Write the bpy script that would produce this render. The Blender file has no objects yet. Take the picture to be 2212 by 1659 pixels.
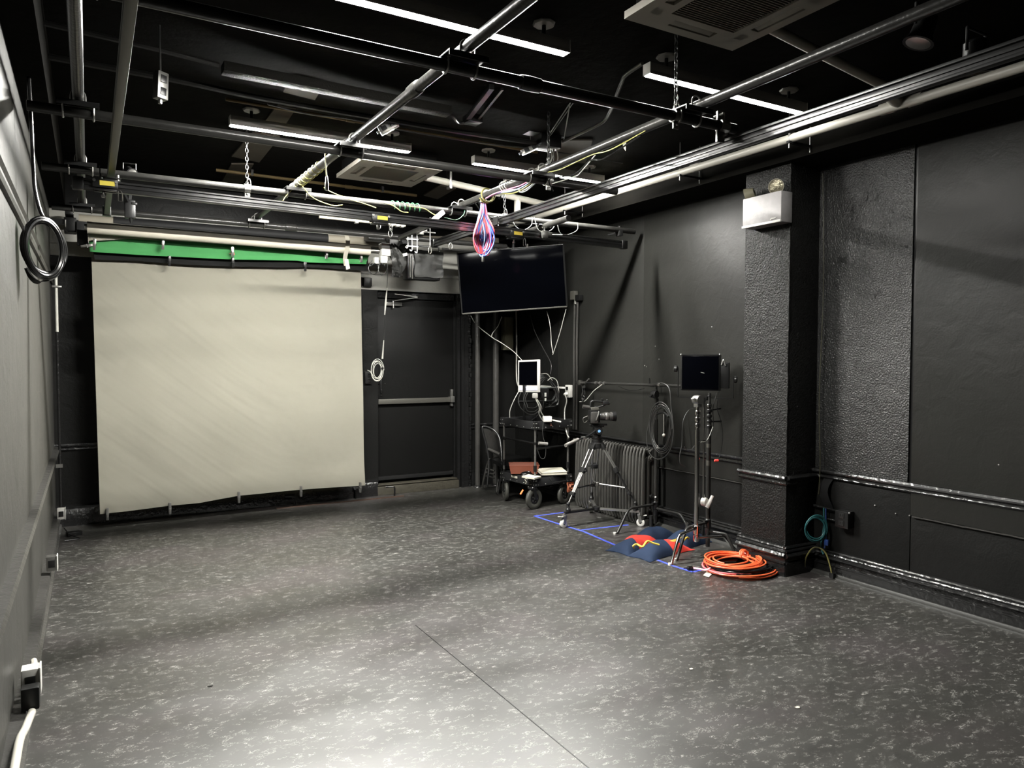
import bpy, bmesh, math, random
from math import sin, cos, pi, radians
from mathutils import Vector, Matrix
random.seed(7)
V = Vector
S = bpy.context.scene
COL = S.collection
# ------------------------------------------------------------------ camera, world, exposure
FPX, YAW, PITCH, ROLL, CAMZ = 1579.43, 0.524949, 0.037921, -0.0018274, 1.5
_f = V((sin(YAW) * cos(PITCH), cos(YAW) * cos(PITCH), -sin(PITCH)))
_r0 = V((cos(YAW), -sin(YAW), 0)); _d0 = _f.cross(_r0)
_r = cos(ROLL) * _r0 + sin(ROLL) * _d0
_d = -sin(ROLL) * _r0 + cos(ROLL) * _d0
cam = bpy.data.cameras.new('camera'); camo = bpy.data.objects.new('camera', cam); COL.objects.link(camo)
cam.sensor_width = 36.0; cam.lens = FPX / 2212 * 36.0; cam.clip_start = 0.05
camo.matrix_world = Matrix(((_r.x, -_d.x, -_f.x, 0), (_r.y, -_d.y, -_f.y, 0), (_r.z, -_d.z, -_f.z, CAMZ), (0, 0, 0, 1)))
S.camera = camo
W = bpy.data.worlds.new('world'); S.world = W; W.use_nodes = True
W.node_tree.nodes['Background'].inputs[0].default_value = (0.01, 0.01, 0.01, 1)
W.node_tree.nodes['Background'].inputs[1].default_value = 0.2
S.view_settings.view_transform = 'Standard'; S.view_settings.look = 'None'
S.view_settings.gamma = 1.0; S.view_settings.use_curve_mapping = False
S.view_settings.exposure = 2.30
TUBE_POWER = 235.0
S.cycles.max_bounces = 6
S.cycles.caustics_reflective = False


def at(u, v, X=None, Y=None, Z=None):
    """the point of the room on the plane X=, Y= or Z= that a pixel of the photograph looks at"""
    D = _f + (u - 1106) / FPX * _r + (v - 829.5) / FPX * _d
    t = X / D.x if X is not None else (Y / D.y if Y is not None else (Z - CAMZ) / D.z)
    return V((0, 0, CAMZ)) + t * D


# ------------------------------------------------------------------ materials
def mat(name, c, rough=0.5, metal=0.0, bump=0.0, bscale=40.0, var=0.15, vscale=6.0, spec=0.5, emit=None, es=1.0):
    m = bpy.data.materials.new(name); m.use_nodes = True
    nt = m.node_tree; b = nt.nodes['Principled BSDF']; L = nt.links.new
    b.inputs['Roughness'].default_value = rough; b.inputs['Metallic'].default_value = metal
    b.inputs['Specular IOR Level'].default_value = spec
    tc = nt.nodes.new('ShaderNodeTexCoord')
    n = nt.nodes.new('ShaderNodeTexNoise'); n.inputs['Scale'].default_value = vscale; n.inputs['Detail'].default_value = 4
    L(tc.outputs['Object'], n.inputs['Vector'])
    mx = nt.nodes.new('ShaderNodeMix'); mx.data_type = 'RGBA'
    mx.inputs[6].default_value = tuple(x * (1 - var) for x in c) + (1,)
    mx.inputs[7].default_value = tuple(min(1, x * (1 + var)) for x in c) + (1,)
    L(n.outputs['Fac'], mx.inputs[0]); L(mx.outputs[2], b.inputs['Base Color'])
    if bump:
        n2 = nt.nodes.new('ShaderNodeTexNoise'); n2.inputs['Scale'].default_value = bscale; n2.inputs['Detail'].default_value = 3
        L(tc.outputs['Object'], n2.inputs['Vector'])
        bp = nt.nodes.new('ShaderNodeBump'); bp.inputs['Strength'].default_value = bump; bp.inputs['Distance'].default_value = 0.01
        L(n2.outputs['Fac'], bp.inputs['Height']); L(bp.outputs['Normal'], b.inputs['Normal'])
    if emit:
        b.inputs['Emission Color'].default_value = tuple(emit) + (1,); b.inputs['Emission Strength'].default_value = es
    return m


def wall_mat(name, c, rough, fine, lumps, spec=0.5, chips=0.0):
    """painted plaster: fine roller texture, broad trowel waves, drips and chips"""
    m = mat(name, c, rough, var=0.25, vscale=1.7, spec=spec)
    nt = m.node_tree; L = nt.links.new; b = nt.nodes['Principled BSDF']
    g = nt.nodes.new('ShaderNodeNewGeometry')
    def noise(sc, det, dis=0.0):
        n = nt.nodes.new('ShaderNodeTexNoise'); n.inputs['Scale'].default_value = sc; n.inputs['Detail'].default_value = det
        n.inputs['Distortion'].default_value = dis; L(g.outputs['Position'], n.inputs['Vector']); return n.outputs['Fac']
    def math_(op, a, bb):
        n = nt.nodes.new('ShaderNodeMath'); n.operation = op
        for i, x in enumerate((a, bb)):
            if isinstance(x, (int, float)): n.inputs[i].default_value = x
            else: L(x, n.inputs[i])
        return n.outputs[0]
    h = math_('ADD', math_('MULTIPLY', noise(95, 3), fine), math_('MULTIPLY', noise(9, 4, 0.6), lumps))
    if chips:
        mr = nt.nodes.new('ShaderNodeMapRange'); mr.inputs[1].default_value = 0.66; mr.inputs[2].default_value = 0.70
        L(noise(16, 5, 1.2), mr.inputs[0]); h = math_('ADD', h, math_('MULTIPLY', mr.outputs[0], chips))
    bp = nt.nodes.new('ShaderNodeBump'); bp.inputs['Strength'].default_value = 1.0; bp.inputs['Distance'].default_value = 0.01
    L(h, bp.inputs['Height']); L(bp.outputs['Normal'], b.inputs['Normal'])
    mr = nt.nodes.new('ShaderNodeMapRange'); mr.inputs[3].default_value = rough - 0.07; mr.inputs[4].default_value = rough + 0.1
    L(noise(2.3, 4), mr.inputs[0]); L(mr.outputs[0], b.inputs['Roughness'])
    return m


def floor_mat():
    m = bpy.data.materials.new('marbled_floor'); m.use_nodes = True
    nt = m.node_tree; L = nt.links.new; b = nt.nodes['Principled BSDF']
    g = nt.nodes.new('ShaderNodeNewGeometry')
    mp = nt.nodes.new('ShaderNodeMapping'); mp.inputs['Rotation'].default_value = (0, 0, radians(35)); mp.inputs['Scale'].default_value = (1.0, 1.7, 1)
    L(g.outputs['Position'], mp.inputs['Vector'])
    def noise(sc, det, dis=0.0, src=None, rough=0.5):
        n = nt.nodes.new('ShaderNodeTexNoise'); n.inputs['Scale'].default_value = sc; n.inputs['Detail'].default_value = det
        n.inputs['Distortion'].default_value = dis; n.inputs['Roughness'].default_value = rough
        L(src or mp.outputs[0], n.inputs['Vector']); return n.outputs['Fac']
    def mr(x, a, bb, c=0.0, d=1.0):
        n = nt.nodes.new('ShaderNodeMapRange'); L(x, n.inputs[0])
        for i, k in enumerate((a, bb, c, d)): n.inputs[i + 1].default_value = k
        return n.outputs[0]
    def mt(op, a, bb=0.0):
        n = nt.nodes.new('ShaderNodeMath'); n.operation = op
        for i, x in enumerate((a, bb)):
            if isinstance(x, (int, float)): n.inputs[i].default_value = x
            else: L(x, n.inputs[i])
        return n.outputs[0]
    veins = mr(mt('ABSOLUTE', mt('SUBTRACT', noise(26, 3, 1.6), 0.5)), 0.0, 0.032, 1.0, 0.0)
    veins2 = mr(mt('ABSOLUTE', mt('SUBTRACT', noise(48, 2, 1.2), 0.5)), 0.0, 0.050, 1.0, 0.0)
    clump = mr(noise(12, 3), 0.55, 0.64)
    clump2 = mr(noise(21, 3), 0.55, 0.65)
    fleck = mt('MINIMUM', mt('ADD', mt('MULTIPLY', mt('MULTIPLY', veins, clump), 0.62), mt('MULTIPLY', mt('MULTIPLY', veins2, clump2), 0.75)), 1.0)
    soft = mr(noise(4.5, 5, 0.5), 0.35, 0.75)
    mx = nt.nodes.new('ShaderNodeMix'); mx.data_type = 'RGBA'
    mx.inputs[6].default_value = (0.015, 0.0146, 0.0128, 1); mx.inputs[7].default_value = (0.025, 0.0243, 0.0213, 1)
    L(soft, mx.inputs[0])
    tint = nt.nodes.new('ShaderNodeMix'); tint.data_type = 'RGBA'   # faint violet and brown clouds in the vinyl
    tint.inputs[7].default_value = (0.030, 0.025, 0.026, 1)
    L(mt('MULTIPLY', mr(noise(1.1, 2), 0.48, 0.66), 0.55), tint.inputs[0]); L(mx.outputs[2], tint.inputs[6])
    m2 = nt.nodes.new('ShaderNodeMix'); m2.data_type = 'RGBA'; m2.inputs[7].default_value = (0.30, 0.296, 0.275, 1)
    L(fleck, m2.inputs[0]); L(tint.outputs[2], m2.inputs[6]); L(m2.outputs[2], b.inputs['Base Color'])
    L(mr(noise(1.6, 5), 0.3, 0.7, 0.33, 0.45), b.inputs['Roughness'])
    b.inputs['Specular IOR Level'].default_value = 0.82
    bp = nt.nodes.new('ShaderNodeBump'); bp.inputs['Strength'].default_value = 0.35; bp.inputs['Distance'].default_value = 0.003
    L(noise(3.0, 6, 0, g.outputs['Position']), bp.inputs['Height']); L(bp.outputs['Normal'], b.inputs['Normal'])
    return m


def paper_mat(name, c, crease=0.35, cx=1.25):
    """matt paper with soft slack folds running down towards the middle of the sheet"""
    m = mat(name, c, 0.8, var=0.05, vscale=1.2, spec=0.2)
    nt = m.node_tree; L = nt.links.new; b = nt.nodes['Principled BSDF']
    g = nt.nodes.new('ShaderNodeNewGeometry'); sp = nt.nodes.new('ShaderNodeSeparateXYZ'); L(g.outputs['Position'], sp.inputs[0])
    def mt(op, a, bb=0.0):
        n = nt.nodes.new('ShaderNodeMath'); n.operation = op
        for i, x in enumerate((a, bb)):
            if isinstance(x, (int, float)): n.inputs[i].default_value = x
            else: L(x, n.inputs[i])
        return n.outputs[0]
    ax = mt('SQRT', mt('ADD', mt('POWER', mt('SUBTRACT', sp.outputs[0], cx), 2.0), 0.08))
    cb = nt.nodes.new('ShaderNodeCombineXYZ')
    L(mt('MULTIPLY', mt('SUBTRACT', sp.outputs[2], mt('MULTIPLY', ax, 0.8)), 4.2), cb.inputs[0])
    L(mt('MULTIPLY', mt('ADD', sp.outputs[2], sp.outputs[0]), 2.2), cb.inputs[1])
    n = nt.nodes.new('ShaderNodeTexNoise'); n.inputs['Scale'].default_value = 1.0; n.inputs['Detail'].default_value = 2
    L(cb.outputs[0], n.inputs['Vector'])
    n2 = nt.nodes.new('ShaderNodeTexNoise'); n2.inputs['Scale'].default_value = 3.5; n2.inputs['Detail'].default_value = 4
    L(g.outputs['Position'], n2.inputs['Vector'])
    bp = nt.nodes.new('ShaderNodeBump'); bp.inputs['Strength'].default_value = crease; bp.inputs['Distance'].default_value = 0.06
    L(mt('ADD', n.outputs['Fac'], mt('MULTIPLY', n2.outputs['Fac'], 0.35)), bp.inputs['Height']); L(bp.outputs['Normal'], b.inputs['Normal'])
    return m


BLACK = wall_mat('satin_black_wall', (0.006, 0.006, 0.0057), 0.42, 0.10, 0.55, spec=0.12)
LEFTW = wall_mat('left_wall_paint', (0.030, 0.029, 0.0255), 0.46, 0.10, 0.5)
PLAST = wall_mat('lumpy_black_plaster', (0.009, 0.009, 0.0086), 0.33, 0.9, 0.75, chips=0.7, spec=0.15)
PLAST2 = wall_mat('glossy_lumpy_plaster', (0.010, 0.010, 0.0096), 0.36, 0.9, 0.75, chips=0.7, spec=0.6)
SHEET = wall_mat('black_sheet_wall', (0.011, 0.011, 0.0098), 0.45, 0.05, 0.35, spec=0.16)
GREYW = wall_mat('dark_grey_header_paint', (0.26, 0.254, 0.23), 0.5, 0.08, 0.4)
DOORM = wall_mat('black_door_paint', (0.0045, 0.0045, 0.0043), 0.42, 0.06, 0.3, spec=0.10)
GLOSS = mat('gloss_black_trim', (0.007, 0.007, 0.007), 0.22, bump=0.5, bscale=30, var=0.3)
GLOSSL = mat('gloss_grey_trim', (0.03, 0.029, 0.027), 0.3, bump=0.5, bscale=25, var=0.3)
CEIL = mat('flat_black_ceiling', (0.0050, 0.0047, 0.0040), 0.9, bump=0.4, bscale=14, var=0.35, vscale=2, spec=0.03)
CEILP = mat('faded_ceiling_patch', (0.060, 0.053, 0.042), 0.8, bump=0.4, bscale=10, var=0.2, spec=0.1)
FLOOR = floor_mat()
PIPE = mat('black_painted_pipe', (0.018, 0.0176, 0.0165), 0.28, metal=0.1, bump=0.15, bscale=60, var=0.5, vscale=9, spec=0.28)
RAIL = mat('anodised_black_rail', (0.06, 0.06, 0.06), 0.28, metal=0.8, var=0.1)
RAILG = mat('grey_rail', (0.06, 0.058, 0.05), 0.42, metal=0.4, var=0.1)
ZINC = mat('zinc_steel', (0.27, 0.265, 0.25), 0.32, metal=0.9, var=0.2, vscale=30)
CHROME = mat('chrome_steel', (0.50, 0.49, 0.48), 0.14, metal=1.0, var=0.1)
DKMET = mat('dark_steel', (0.03, 0.03, 0.03), 0.3, metal=0.7, var=0.2)
PVC = mat('white_pvc', (0.40, 0.385, 0.34), 0.38, var=0.08, vscale=4)
WHITE = mat('white_plastic', (0.50, 0.49, 0.46), 0.35, var=0.03)
CREAM = mat('cream_card_tube', (0.26, 0.235, 0.185), 0.6, var=0.08)
ACM = mat('cassette_panel_plastic', (0.34, 0.32, 0.275), 0.45, var=0.05)
ACG = mat('cassette_grille_plastic', (0.16, 0.15, 0.12), 0.6, var=0.05)
PLAS = mat('black_plastic', (0.0045, 0.0045, 0.0045), 0.32, var=0.3, spec=0.35)
RUBB = mat('black_rubber', (0.02, 0.02, 0.02), 0.6, var=0.2)
GRUBB = mat('grey_tyre_rubber', (0.035, 0.035, 0.03), 0.6, var=0.1, spec=0.3)
SCREEN = mat('dark_glass_screen', (0.0006, 0.0007, 0.0012), 0.10, var=0.05, spec=0.02)
FOAM = mat('grey_foam_grip', (0.12, 0.115, 0.105), 0.7, var=0.1)
CABLE = mat('black_cable', (0.004, 0.004, 0.004), 0.25, var=0.2, spec=0.3)
GCABLE = mat('grey_cable', (0.022, 0.022, 0.021), 0.35, var=0.2)
WCABLE = mat('white_cable', (0.36, 0.355, 0.32), 0.4, var=0.1)
PINK = mat('pink_cable', (0.62, 0.12, 0.24), 0.4, var=0.05)
RED = mat('red_cable', (0.80, 0.10, 0.10), 0.4, var=0.05)
BLUE = mat('blue_cable', (0.04, 0.10, 0.48), 0.4, var=0.05)
LBLUE = mat('pale_blue_cable', (0.25, 0.34, 0.60), 0.4, var=0.05)
DBLUE = mat('dim_blue_cable', (0.01, 0.03, 0.12), 0.4, var=0.05)
TEAL = mat('teal_cable', (0.012, 0.07, 0.075), 0.4, var=0.1)
GREEN = mat('green_wire', (0.02, 0.10, 0.04), 0.45, var=0.1)
YELLOW = mat('yellow_cable', (0.17, 0.155, 0.04), 0.4, var=0.1)
ORANGE = mat('orange_cable', (0.62, 0.10, 0.032), 0.4, var=0.1)
PAPER = paper_mat('grey_seamless_paper', (0.325, 0.31, 0.257), 0.20, 1.6)
WPAPER = paper_mat('white_paper', (0.42, 0.395, 0.33), 0.1)
GPAPER = paper_mat('green_paper', (0.085, 0.34, 0.115), 0.12)
BPAPER = paper_mat('black_paper', (0.012, 0.012, 0.012), 0.1)
DGREY = mat('dark_grey_roll_paper', (0.015, 0.015, 0.0155), 0.6, var=0.05, spec=.2)
NAVY = mat('navy_canvas', (0.008, 0.017, 0.040), 0.8, bump=0.4, bscale=300, var=0.15, spec=0.2)
REDC = mat('red_canvas', (0.42, 0.032, 0.022), 0.8, bump=0.4, bscale=300, var=0.08, spec=0.2)
YWEB = mat('yellow_webbing', (0.50, 0.36, 0.05), 0.6, var=0.1)
CLOTH = mat('black_nylon_cloth', (0.022, 0.022, 0.0205), 0.5, bump=0.9, bscale=9, var=0.2, spec=0.4)
TAPE = mat('blue_tape', (0.045, 0.07, 0.42), 0.5, var=0.1)
BASKET = mat('terracotta_basket_plastic', (0.16, 0.045, 0.024), 0.55, var=0.1)
BOOKP = mat('off_white_paper', (0.42, 0.40, 0.33), 0.6, var=0.06)
BEIGE = mat('beige_metal', (0.14, 0.13, 0.09), 0.5, var=0.1, spec=.3)
BRASS = mat('ochre_painted_pipe', (0.10, 0.07, 0.03), 0.5, var=0.25, spec=0.2)
BRSTRIP = mat('brown_floor_strip', (0.05, 0.032, 0.024), 0.5, var=0.2, spec=0.3)
GSTRIP = mat('grey_cove_strip', (0.022, 0.022, 0.020), 0.5, var=0.2, spec=0.3)
RADM = mat('grey_radiator_paint', (0.032, 0.031, 0.028), 0.42, var=0.15, spec=0.35)
YLAB = mat('yellow_label', (0.80, 0.66, 0.08), 0.5, var=0.05)
REDL = mat('red_plug', (0.7, 0.05, 0.04), 0.4)
EMERG = mat('scuffed_white_housing', (0.20, 0.19, 0.19), 0.45, bump=0.15, bscale=30, var=0.25, vscale=22)
LENS = mat('ribbed_lamp_lens', (0.16, 0.145, 0.10), 0.2, metal=0.6, bump=0.6, bscale=60, var=0.3, vscale=40)
THRESH = mat('worn_threshold', (0.035, 0.032, 0.024), 0.5, bump=0.6, bscale=30, var=0.6, vscale=14, spec=.25)
def diffuser_mat(k): return mat('tube_diffuser', (0.9, 0.9, 0.88), 0.5, emit=(1.0, 0.985, 0.93), es=TUBE_POWER * k)
LAMPBODY = mat('fixture_grey_metal', (0.20, 0.19, 0.175), 0.4, metal=0.3, var=0.1)


# ------------------------------------------------------------------ mesh helpers
def crom(pts, n=8, closed=False):
    P = [V(p) for p in pts]; out = []; N = len(P)
    if N < 3 and not closed: return P
    for i in range(N if closed else N - 1):
        a = P[(i - 1) % N] if closed or i > 0 else P[0] * 2 - P[1]
        b_, c = P[i], P[(i + 1) % N]
        d = P[(i + 2) % N] if closed or i + 2 < N else c * 2 - b_
        for k in range(n):
            t = k / n
            out.append(0.5 * ((2 * b_) + (c - a) * t + (2 * a - 5 * b_ + 4 * c - d) * t * t + (3 * b_ - a - 3 * c + d) * t ** 3))
    if not closed: out.append(P[-1])
    return out


class MB:
    def __init__(s): s.bm = bmesh.new()
    def box(s, c, size, rot=None, bev=0.0):
        M = Matrix.Translation(V(c)) @ (rot.to_4x4() if rot is not None else Matrix()) @ Matrix.Diagonal((*size, 1))
        g = bmesh.ops.create_cube(s.bm, size=1.0, matrix=M)
        if bev:
            es = list({e for v in g['verts'] for e in v.link_edges})
            bmesh.ops.bevel(s.bm, geom=es, offset=bev, segments=2, affect='EDGES', profile=0.6)
        return s
    def ab(s, a, b_, bev=0.0):
        a, b_ = V(a), V(b_)
        return s.box((a + b_) / 2, [abs(b_[i] - a[i]) for i in range(3)], bev=bev)
    def bar(s, p0, p1, w, h, up=(0, 0, 1), bev=0.0):
        p0, p1 = V(p0), V(p1); x = (p1 - p0); L_ = x.length; x.normalize()
        y = V(up).cross(x)
        if y.length < 1e-4: y = V((0, 1, 0)).cross(x)
        y.normalize(); z = x.cross(y)
        return s.box((p0 + p1) / 2, (L_, w, h), Matrix((x, y, z)).transposed(), bev)
    def tube(s, pts, r, n=8, closed=False, cap=True):
        P = [V(p) for p in pts]; N = len(P)
        rs = r if isinstance(r, (list, tuple)) else [r] * N
        t0 = ((P[1] - P[0]) if not closed else (P[1] - P[-1])).normalized()
        u = t0.orthogonal().normalized(); rings = []
        for i in range(N):
            if closed: t = P[(i + 1) % N] - P[i - 1]
            else: t = P[min(i + 1, N - 1)] - P[max(i - 1, 0)]
            t = t.normalized() if t.length > 1e-9 else t0
            u = (u - t * u.dot(t))
            u = u.normalized() if u.length > 1e-6 else t.orthogonal().normalized()
            w = t.cross(u)
            rings.append([s.bm.verts.new(P[i] + rs[i] * (cos(2 * pi * k / n) * u + sin(2 * pi * k / n) * w)) for k in range(n)])
        for i in range(N if closed else N - 1):
            A, B = rings[i], rings[(i + 1) % N]
            off = 0
            if closed and i == N - 1:
                off = min(range(n), key=lambda o: (A[0].co - B[o].co).length)
            for k in range(n):
                s.bm.faces.new((A[k], A[(k + 1) % n], B[(k + 1 + off) % n], B[(k + off) % n]))
        if not closed and cap:
            s.bm.faces.new(list(reversed(rings[0]))); s.bm.faces.new(rings[-1])
        return s
    def cyl(s, p0, p1, r, n=16): return s.tube([p0, p1], r, n)
    def lathe(s, p, axis, prof, n=20):
        """prof: list of (distance along the axis, radius)"""
        p = V(p); a = V(axis).normalized()
        return s.tube([p + a * d for d, _ in prof], [max(r_, 1e-4) for _, r_ in prof], n) if all(prof[i][0] < prof[i + 1][0] for i in range(len(prof) - 1)) else s._lathe2(p, a, prof, n)
    def _lathe2(s, p, a, prof, n):
        u = a.orthogonal().normalized(); w = a.cross(u)
        R = [[s.bm.verts.new(p + a * d + max(r_, 1e-4) * (cos(2 * pi * k / n) * u + sin(2 * pi * k / n) * w)) for k in range(n)] for d, r_ in prof]
        for A, B in zip(R, R[1:]):
            for k in range(n): s.bm.faces.new((A[k], A[(k + 1) % n], B[(k + 1) % n], B[k]))
        return s
    def prof(s, poly, p0, p1, out):
        """extrude a wall moulding profile (distance from the wall, height) from p0 to p1"""
        p0, p1, out = V(p0), V(p1), V(out)
        A = [s.bm.verts.new(p0 + out * a + V((0, 0, z))) for a, z in poly]
        B = [s.bm.verts.new(p1 + out * a + V((0, 0, z))) for a, z in poly]
        n = len(poly)
        for i in range(n): s.bm.faces.new((A[i], A[(i + 1) % n], B[(i + 1) % n], B[i]))
        s.bm.faces.new(A); s.bm.faces.new(list(reversed(B)))
        return s
    def poly(s, pts, thick, nrm):
        nrm = V(nrm).normalized() * thick
        A = [s.bm.verts.new(V(p)) for p in pts]; B = [s.bm.verts.new(V(p) + nrm) for p in pts]
        n = len(A)
        for i in range(n): s.bm.faces.new((A[i], A[(i + 1) % n], B[(i + 1) % n], B[i]))
        s.bm.faces.new(A); s.bm.faces.new(list(reversed(B)))
        return s
    def grid(s, fn, nu, nv, thick=None):
        G = [[s.bm.verts.new(fn(i / nu, j / nv)) for j in range(nv + 1)] for i in range(nu + 1)]
        for i in range(nu):
            for j in range(nv): s.bm.faces.new((G[i][j], G[i + 1][j], G[i + 1][j + 1], G[i][j + 1]))
        if thick: bmesh.ops.solidify(s.bm, geom=list(s.bm.faces), thickness=thick)
        return s
    def ball(s, c, r, sc=(1, 1, 1), n=12):
        bmesh.ops.create_uvsphere(s.bm, u_segments=n, v_segments=max(6, n // 2 + 2), radius=r, matrix=Matrix.Translation(V(c)) @ Matrix.Diagonal((*sc, 1)))
        return s
    def mesh(s, name, shift):
        bmesh.ops.recalc_face_normals(s.bm, faces=list(s.bm.faces))
        bmesh.ops.translate(s.bm, vec=-V(shift), verts=list(s.bm.verts))
        me = bpy.data.meshes.new(name); s.bm.to_mesh(me); s.bm.free()
        me.polygons.foreach_set('use_smooth', [True] * len(me.polygons))
        me.set_sharp_from_angle(angle=radians(38))
        return me


ORG = {}


def tag(o, label, cat, group=None):
    o['label'] = label; o['category'] = cat
    if group: o['group'] = group
    return o


def thing(name, label, cat, loc, group=None):
    o = bpy.data.objects.new(name, None); COL.objects.link(o); o.location = V(loc); o.empty_display_size = 0.05
    ORG[o.name] = V(loc)
    return tag(o, label, cat, group)


def part(name, mb, m, parent, label=None):
    me = mb.mesh(name, ORG[parent.name]); me.materials.append(m)
    o = bpy.data.objects.new(name, me); COL.objects.link(o); o.parent = parent; ORG[o.name] = ORG[parent.name]
    if label: o['label'] = label
    return o


def one(name, mb, m, label, cat, group=None):
    vs = [v.co for v in mb.bm.verts]
    base = V((sum(v.x for v in vs) / len(vs), sum(v.y for v in vs) / len(vs), min(v.z for v in vs)))
    me = mb.mesh(name, base); me.materials.append(m)
    o = bpy.data.objects.new(name, me); COL.objects.link(o); o.location = base; ORG[o.name] = base
    return tag(o, label, cat, group)


def struct(name, mb, m, parent=None):
    me = mb.mesh(name, (0, 0, 0)); me.materials.append(m)
    o = bpy.data.objects.new(name, me); COL.objects.link(o); ORG[o.name] = V((0, 0, 0))
    if parent: o.parent = parent
    else: o['kind'] = 'structure'
    return o


def sempty(name):
    o = bpy.data.objects.new(name, None); COL.objects.link(o); o['kind'] = 'structure'; ORG[o.name] = V((0, 0, 0)); return o


def dup(root, loc, rotz=None, label=None, group=None, M=None):
    def cp(o, parent):
        c = o.copy(); COL.objects.link(c)
        if parent: c.parent = parent
        for ch in [x for x in KIDS.get(o.name, [])]: cp(ch, c)
        return c
    KIDS = {}
    for o in bpy.data.objects:
        if o.parent: KIDS.setdefault(o.parent.name, []).append(o)
    c = cp(root, None)
    if M is not None: c.matrix_world = M
    else:
        c.location = V(loc)
        if rotz is not None: c.rotation_euler = (0, 0, rotz)
    ORG[c.name] = V(loc) if loc is not None else V(M.translation)
    if label: c['label'] = label
    if group: c['group'] = group
    return c


def loops(c, u, w, a, b_, turns, jit=0.01, n=22, drift=(0, 0, 0), seed=0):
    rr = random.Random(seed); c, u, w = V(c), V(u).normalized(), V(w).normalized(); nrm = u.cross(w); pts = []
    ph = [rr.uniform(0, 6.28) for _ in range(4)]
    for i in range(int(turns * n) + 1):
        t = 2 * pi * i / n; k = i / n
        s_ = 1 + jit / a * (sin(k * 2.1 + ph[0]) + 0.6 * sin(k * 5.3 + ph[1]))
        pts.append(c + V(drift) * k + u * a * s_ * cos(t) + w * b_ * s_ * sin(t) + nrm * jit * (0.7 * sin(t * 0.63 + ph[2]) + 0.5 * sin(t * 1.37 + ph[3])))
    return pts


# ------------------------------------------------------------------ ROOM SHELL
XL, XR, YB, YF, ZC = -0.27, 4.40, 7.52, -1.6, 3.09
fl = struct('floor', MB().ab((XL - 0.15, YF - 0.15, -0.08), (XR + 0.15, YB + 0.35, 0.0)), FLOOR)
struct('trim_1', MB().ab((1.551, 1.0, 0.0), (1.5555, 3.75, 0.0009)), PLAS, fl).name = 'floor_seam'
rr = random.Random(3)
for u, v, l in ((1493, 1445, 'near the middle right'), (1722, 1528, 'at the lower right'), (455, 1482, 'at the lower left')):
    p = at(u, v, Z=0.002)
    one('paper_scrap', MB().poly([p + V((0.012 * cos(a) * rr.uniform(.6, 1.2), 0.009 * sin(a) * rr.uniform(.6, 1.2), 0)) for a in [k * pi / 4 for k in range(8)]], 0.0015, (0, 0, 1)), BOOKP if u != 455 else PLAS, ('tiny white paper scrap' if u != 455 else 'tiny dark crumb') + ' on the open floor ' + l, 'litter')
ce = struct('ceiling', MB().ab((XL - 0.15, YF - 0.15, ZC), (XR + 0.15, YB + 0.15, ZC + 0.1)), CEIL)
# faded boards screwed to the ceiling
def cpatch(q, z=ZC):
    struct('ceiling_patch', MB().poly([at(*p, Z=z) for p in q], 0.012, (0, 0, -1)), CEILP, ce)
cpatch([(500, 335), (545, 285), (605, 292), (560, 348)])
cpatch([(478, 392), (500, 352), (548, 352), (525, 392)])
cpatch([(565, 268), (600, 222), (640, 230), (612, 272)])
cpatch([(612, 195), (625, 165), (700, 180), (680, 212)])
cpatch([(915, 420), (950, 398), (985, 405), (945, 428)])
cpatch([(945, 470), (985, 432), (1010, 436), (975, 476)])
cpatch([(1180, 345), (1210, 300), (1280, 300), (1265, 350)])

# left wall, with the corner pier and picture rail
struct('wall_left', MB().ab((XL - 0.15, YF, 0), (XL, YB + 0.2, ZC)), LEFTW)
struct('wall_front', MB().ab((XL - 0.15, YF - 0.15, 0), (XR + 0.15, YF, ZC)), BLACK)
RAILP = [(0, .66), (.012, .66), (.022, .672), (.018, .682), (.018, .692), (.034, .70), (.038, .71), (.03, .722), (0, .724)]
struct('trim_1', MB().prof([(a * 1.1, .62 + (z - .66) * 1.3) for a, z in RAILP], (XL, YF, 0), (XL, YB, 0), (1, 0, 0)), GLOSSL)
struct('trim_2', MB().prof([(0, 2.12), (.014, 2.12), (.02, 2.135), (.008, 2.15), (.008, 2.18), (.02, 2.19), (.014, 2.205), (0, 2.205)], (XL, YF, 0), (XL, YB, 0), (1, 0, 0)), LEFTW)
struct('baseboard_left', MB().prof([(0, 0), (.045, 0), (.045, .02), (.03, .03), (.03, .11), (.036, .12), (.03, .135), (.05, .15), (.045, .165), (0, .17)], (XL, YF, 0), (XL, YB - .06, 0), (1, 0, 0)), GLOSSL)
struct('ceiling_beam', MB().ab((XL, YF, 2.78), (XL + 0.12, YB, ZC)), CEIL)
struct('ceiling_beam', MB().ab((4.04, YF, 2.80), (XR, YB, ZC)), CEIL)

# back wall: pieces round the door opening, recessed strip under a header band
DX0, DX1, DZ0, DZ1 = 2.685, 3.625, 0.11, 2.205
wb = struct('wall_back', MB().ab((XL, YB, 0), (DX0, YB + .15, ZC)).ab((DX1, YB, 0), (XR + .15, YB + .15, ZC)).ab((DX0, YB, DZ1), (DX1, YB + .15, ZC)).ab((DX0, YB + .12, 0), (DX1, YB + .2, DZ1)), BLACK)
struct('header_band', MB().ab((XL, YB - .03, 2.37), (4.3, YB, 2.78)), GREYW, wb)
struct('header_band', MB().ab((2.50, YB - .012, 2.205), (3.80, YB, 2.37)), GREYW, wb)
struct('door_casing', MB().ab((2.50, YB - .014, 0.0), (DX0, YB, 2.205)).ab((2.52, YB - .022, 0), (DX0 - .01, YB - .014, 2.14)), BLACK, wb)
struct('trim_3', MB().prof([(a * 0.8, z - 0.0) for a, z in RAILP], (XL, YB, 0), (2.50, YB, 0), (0, -1, 0)), GLOSS)
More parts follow.
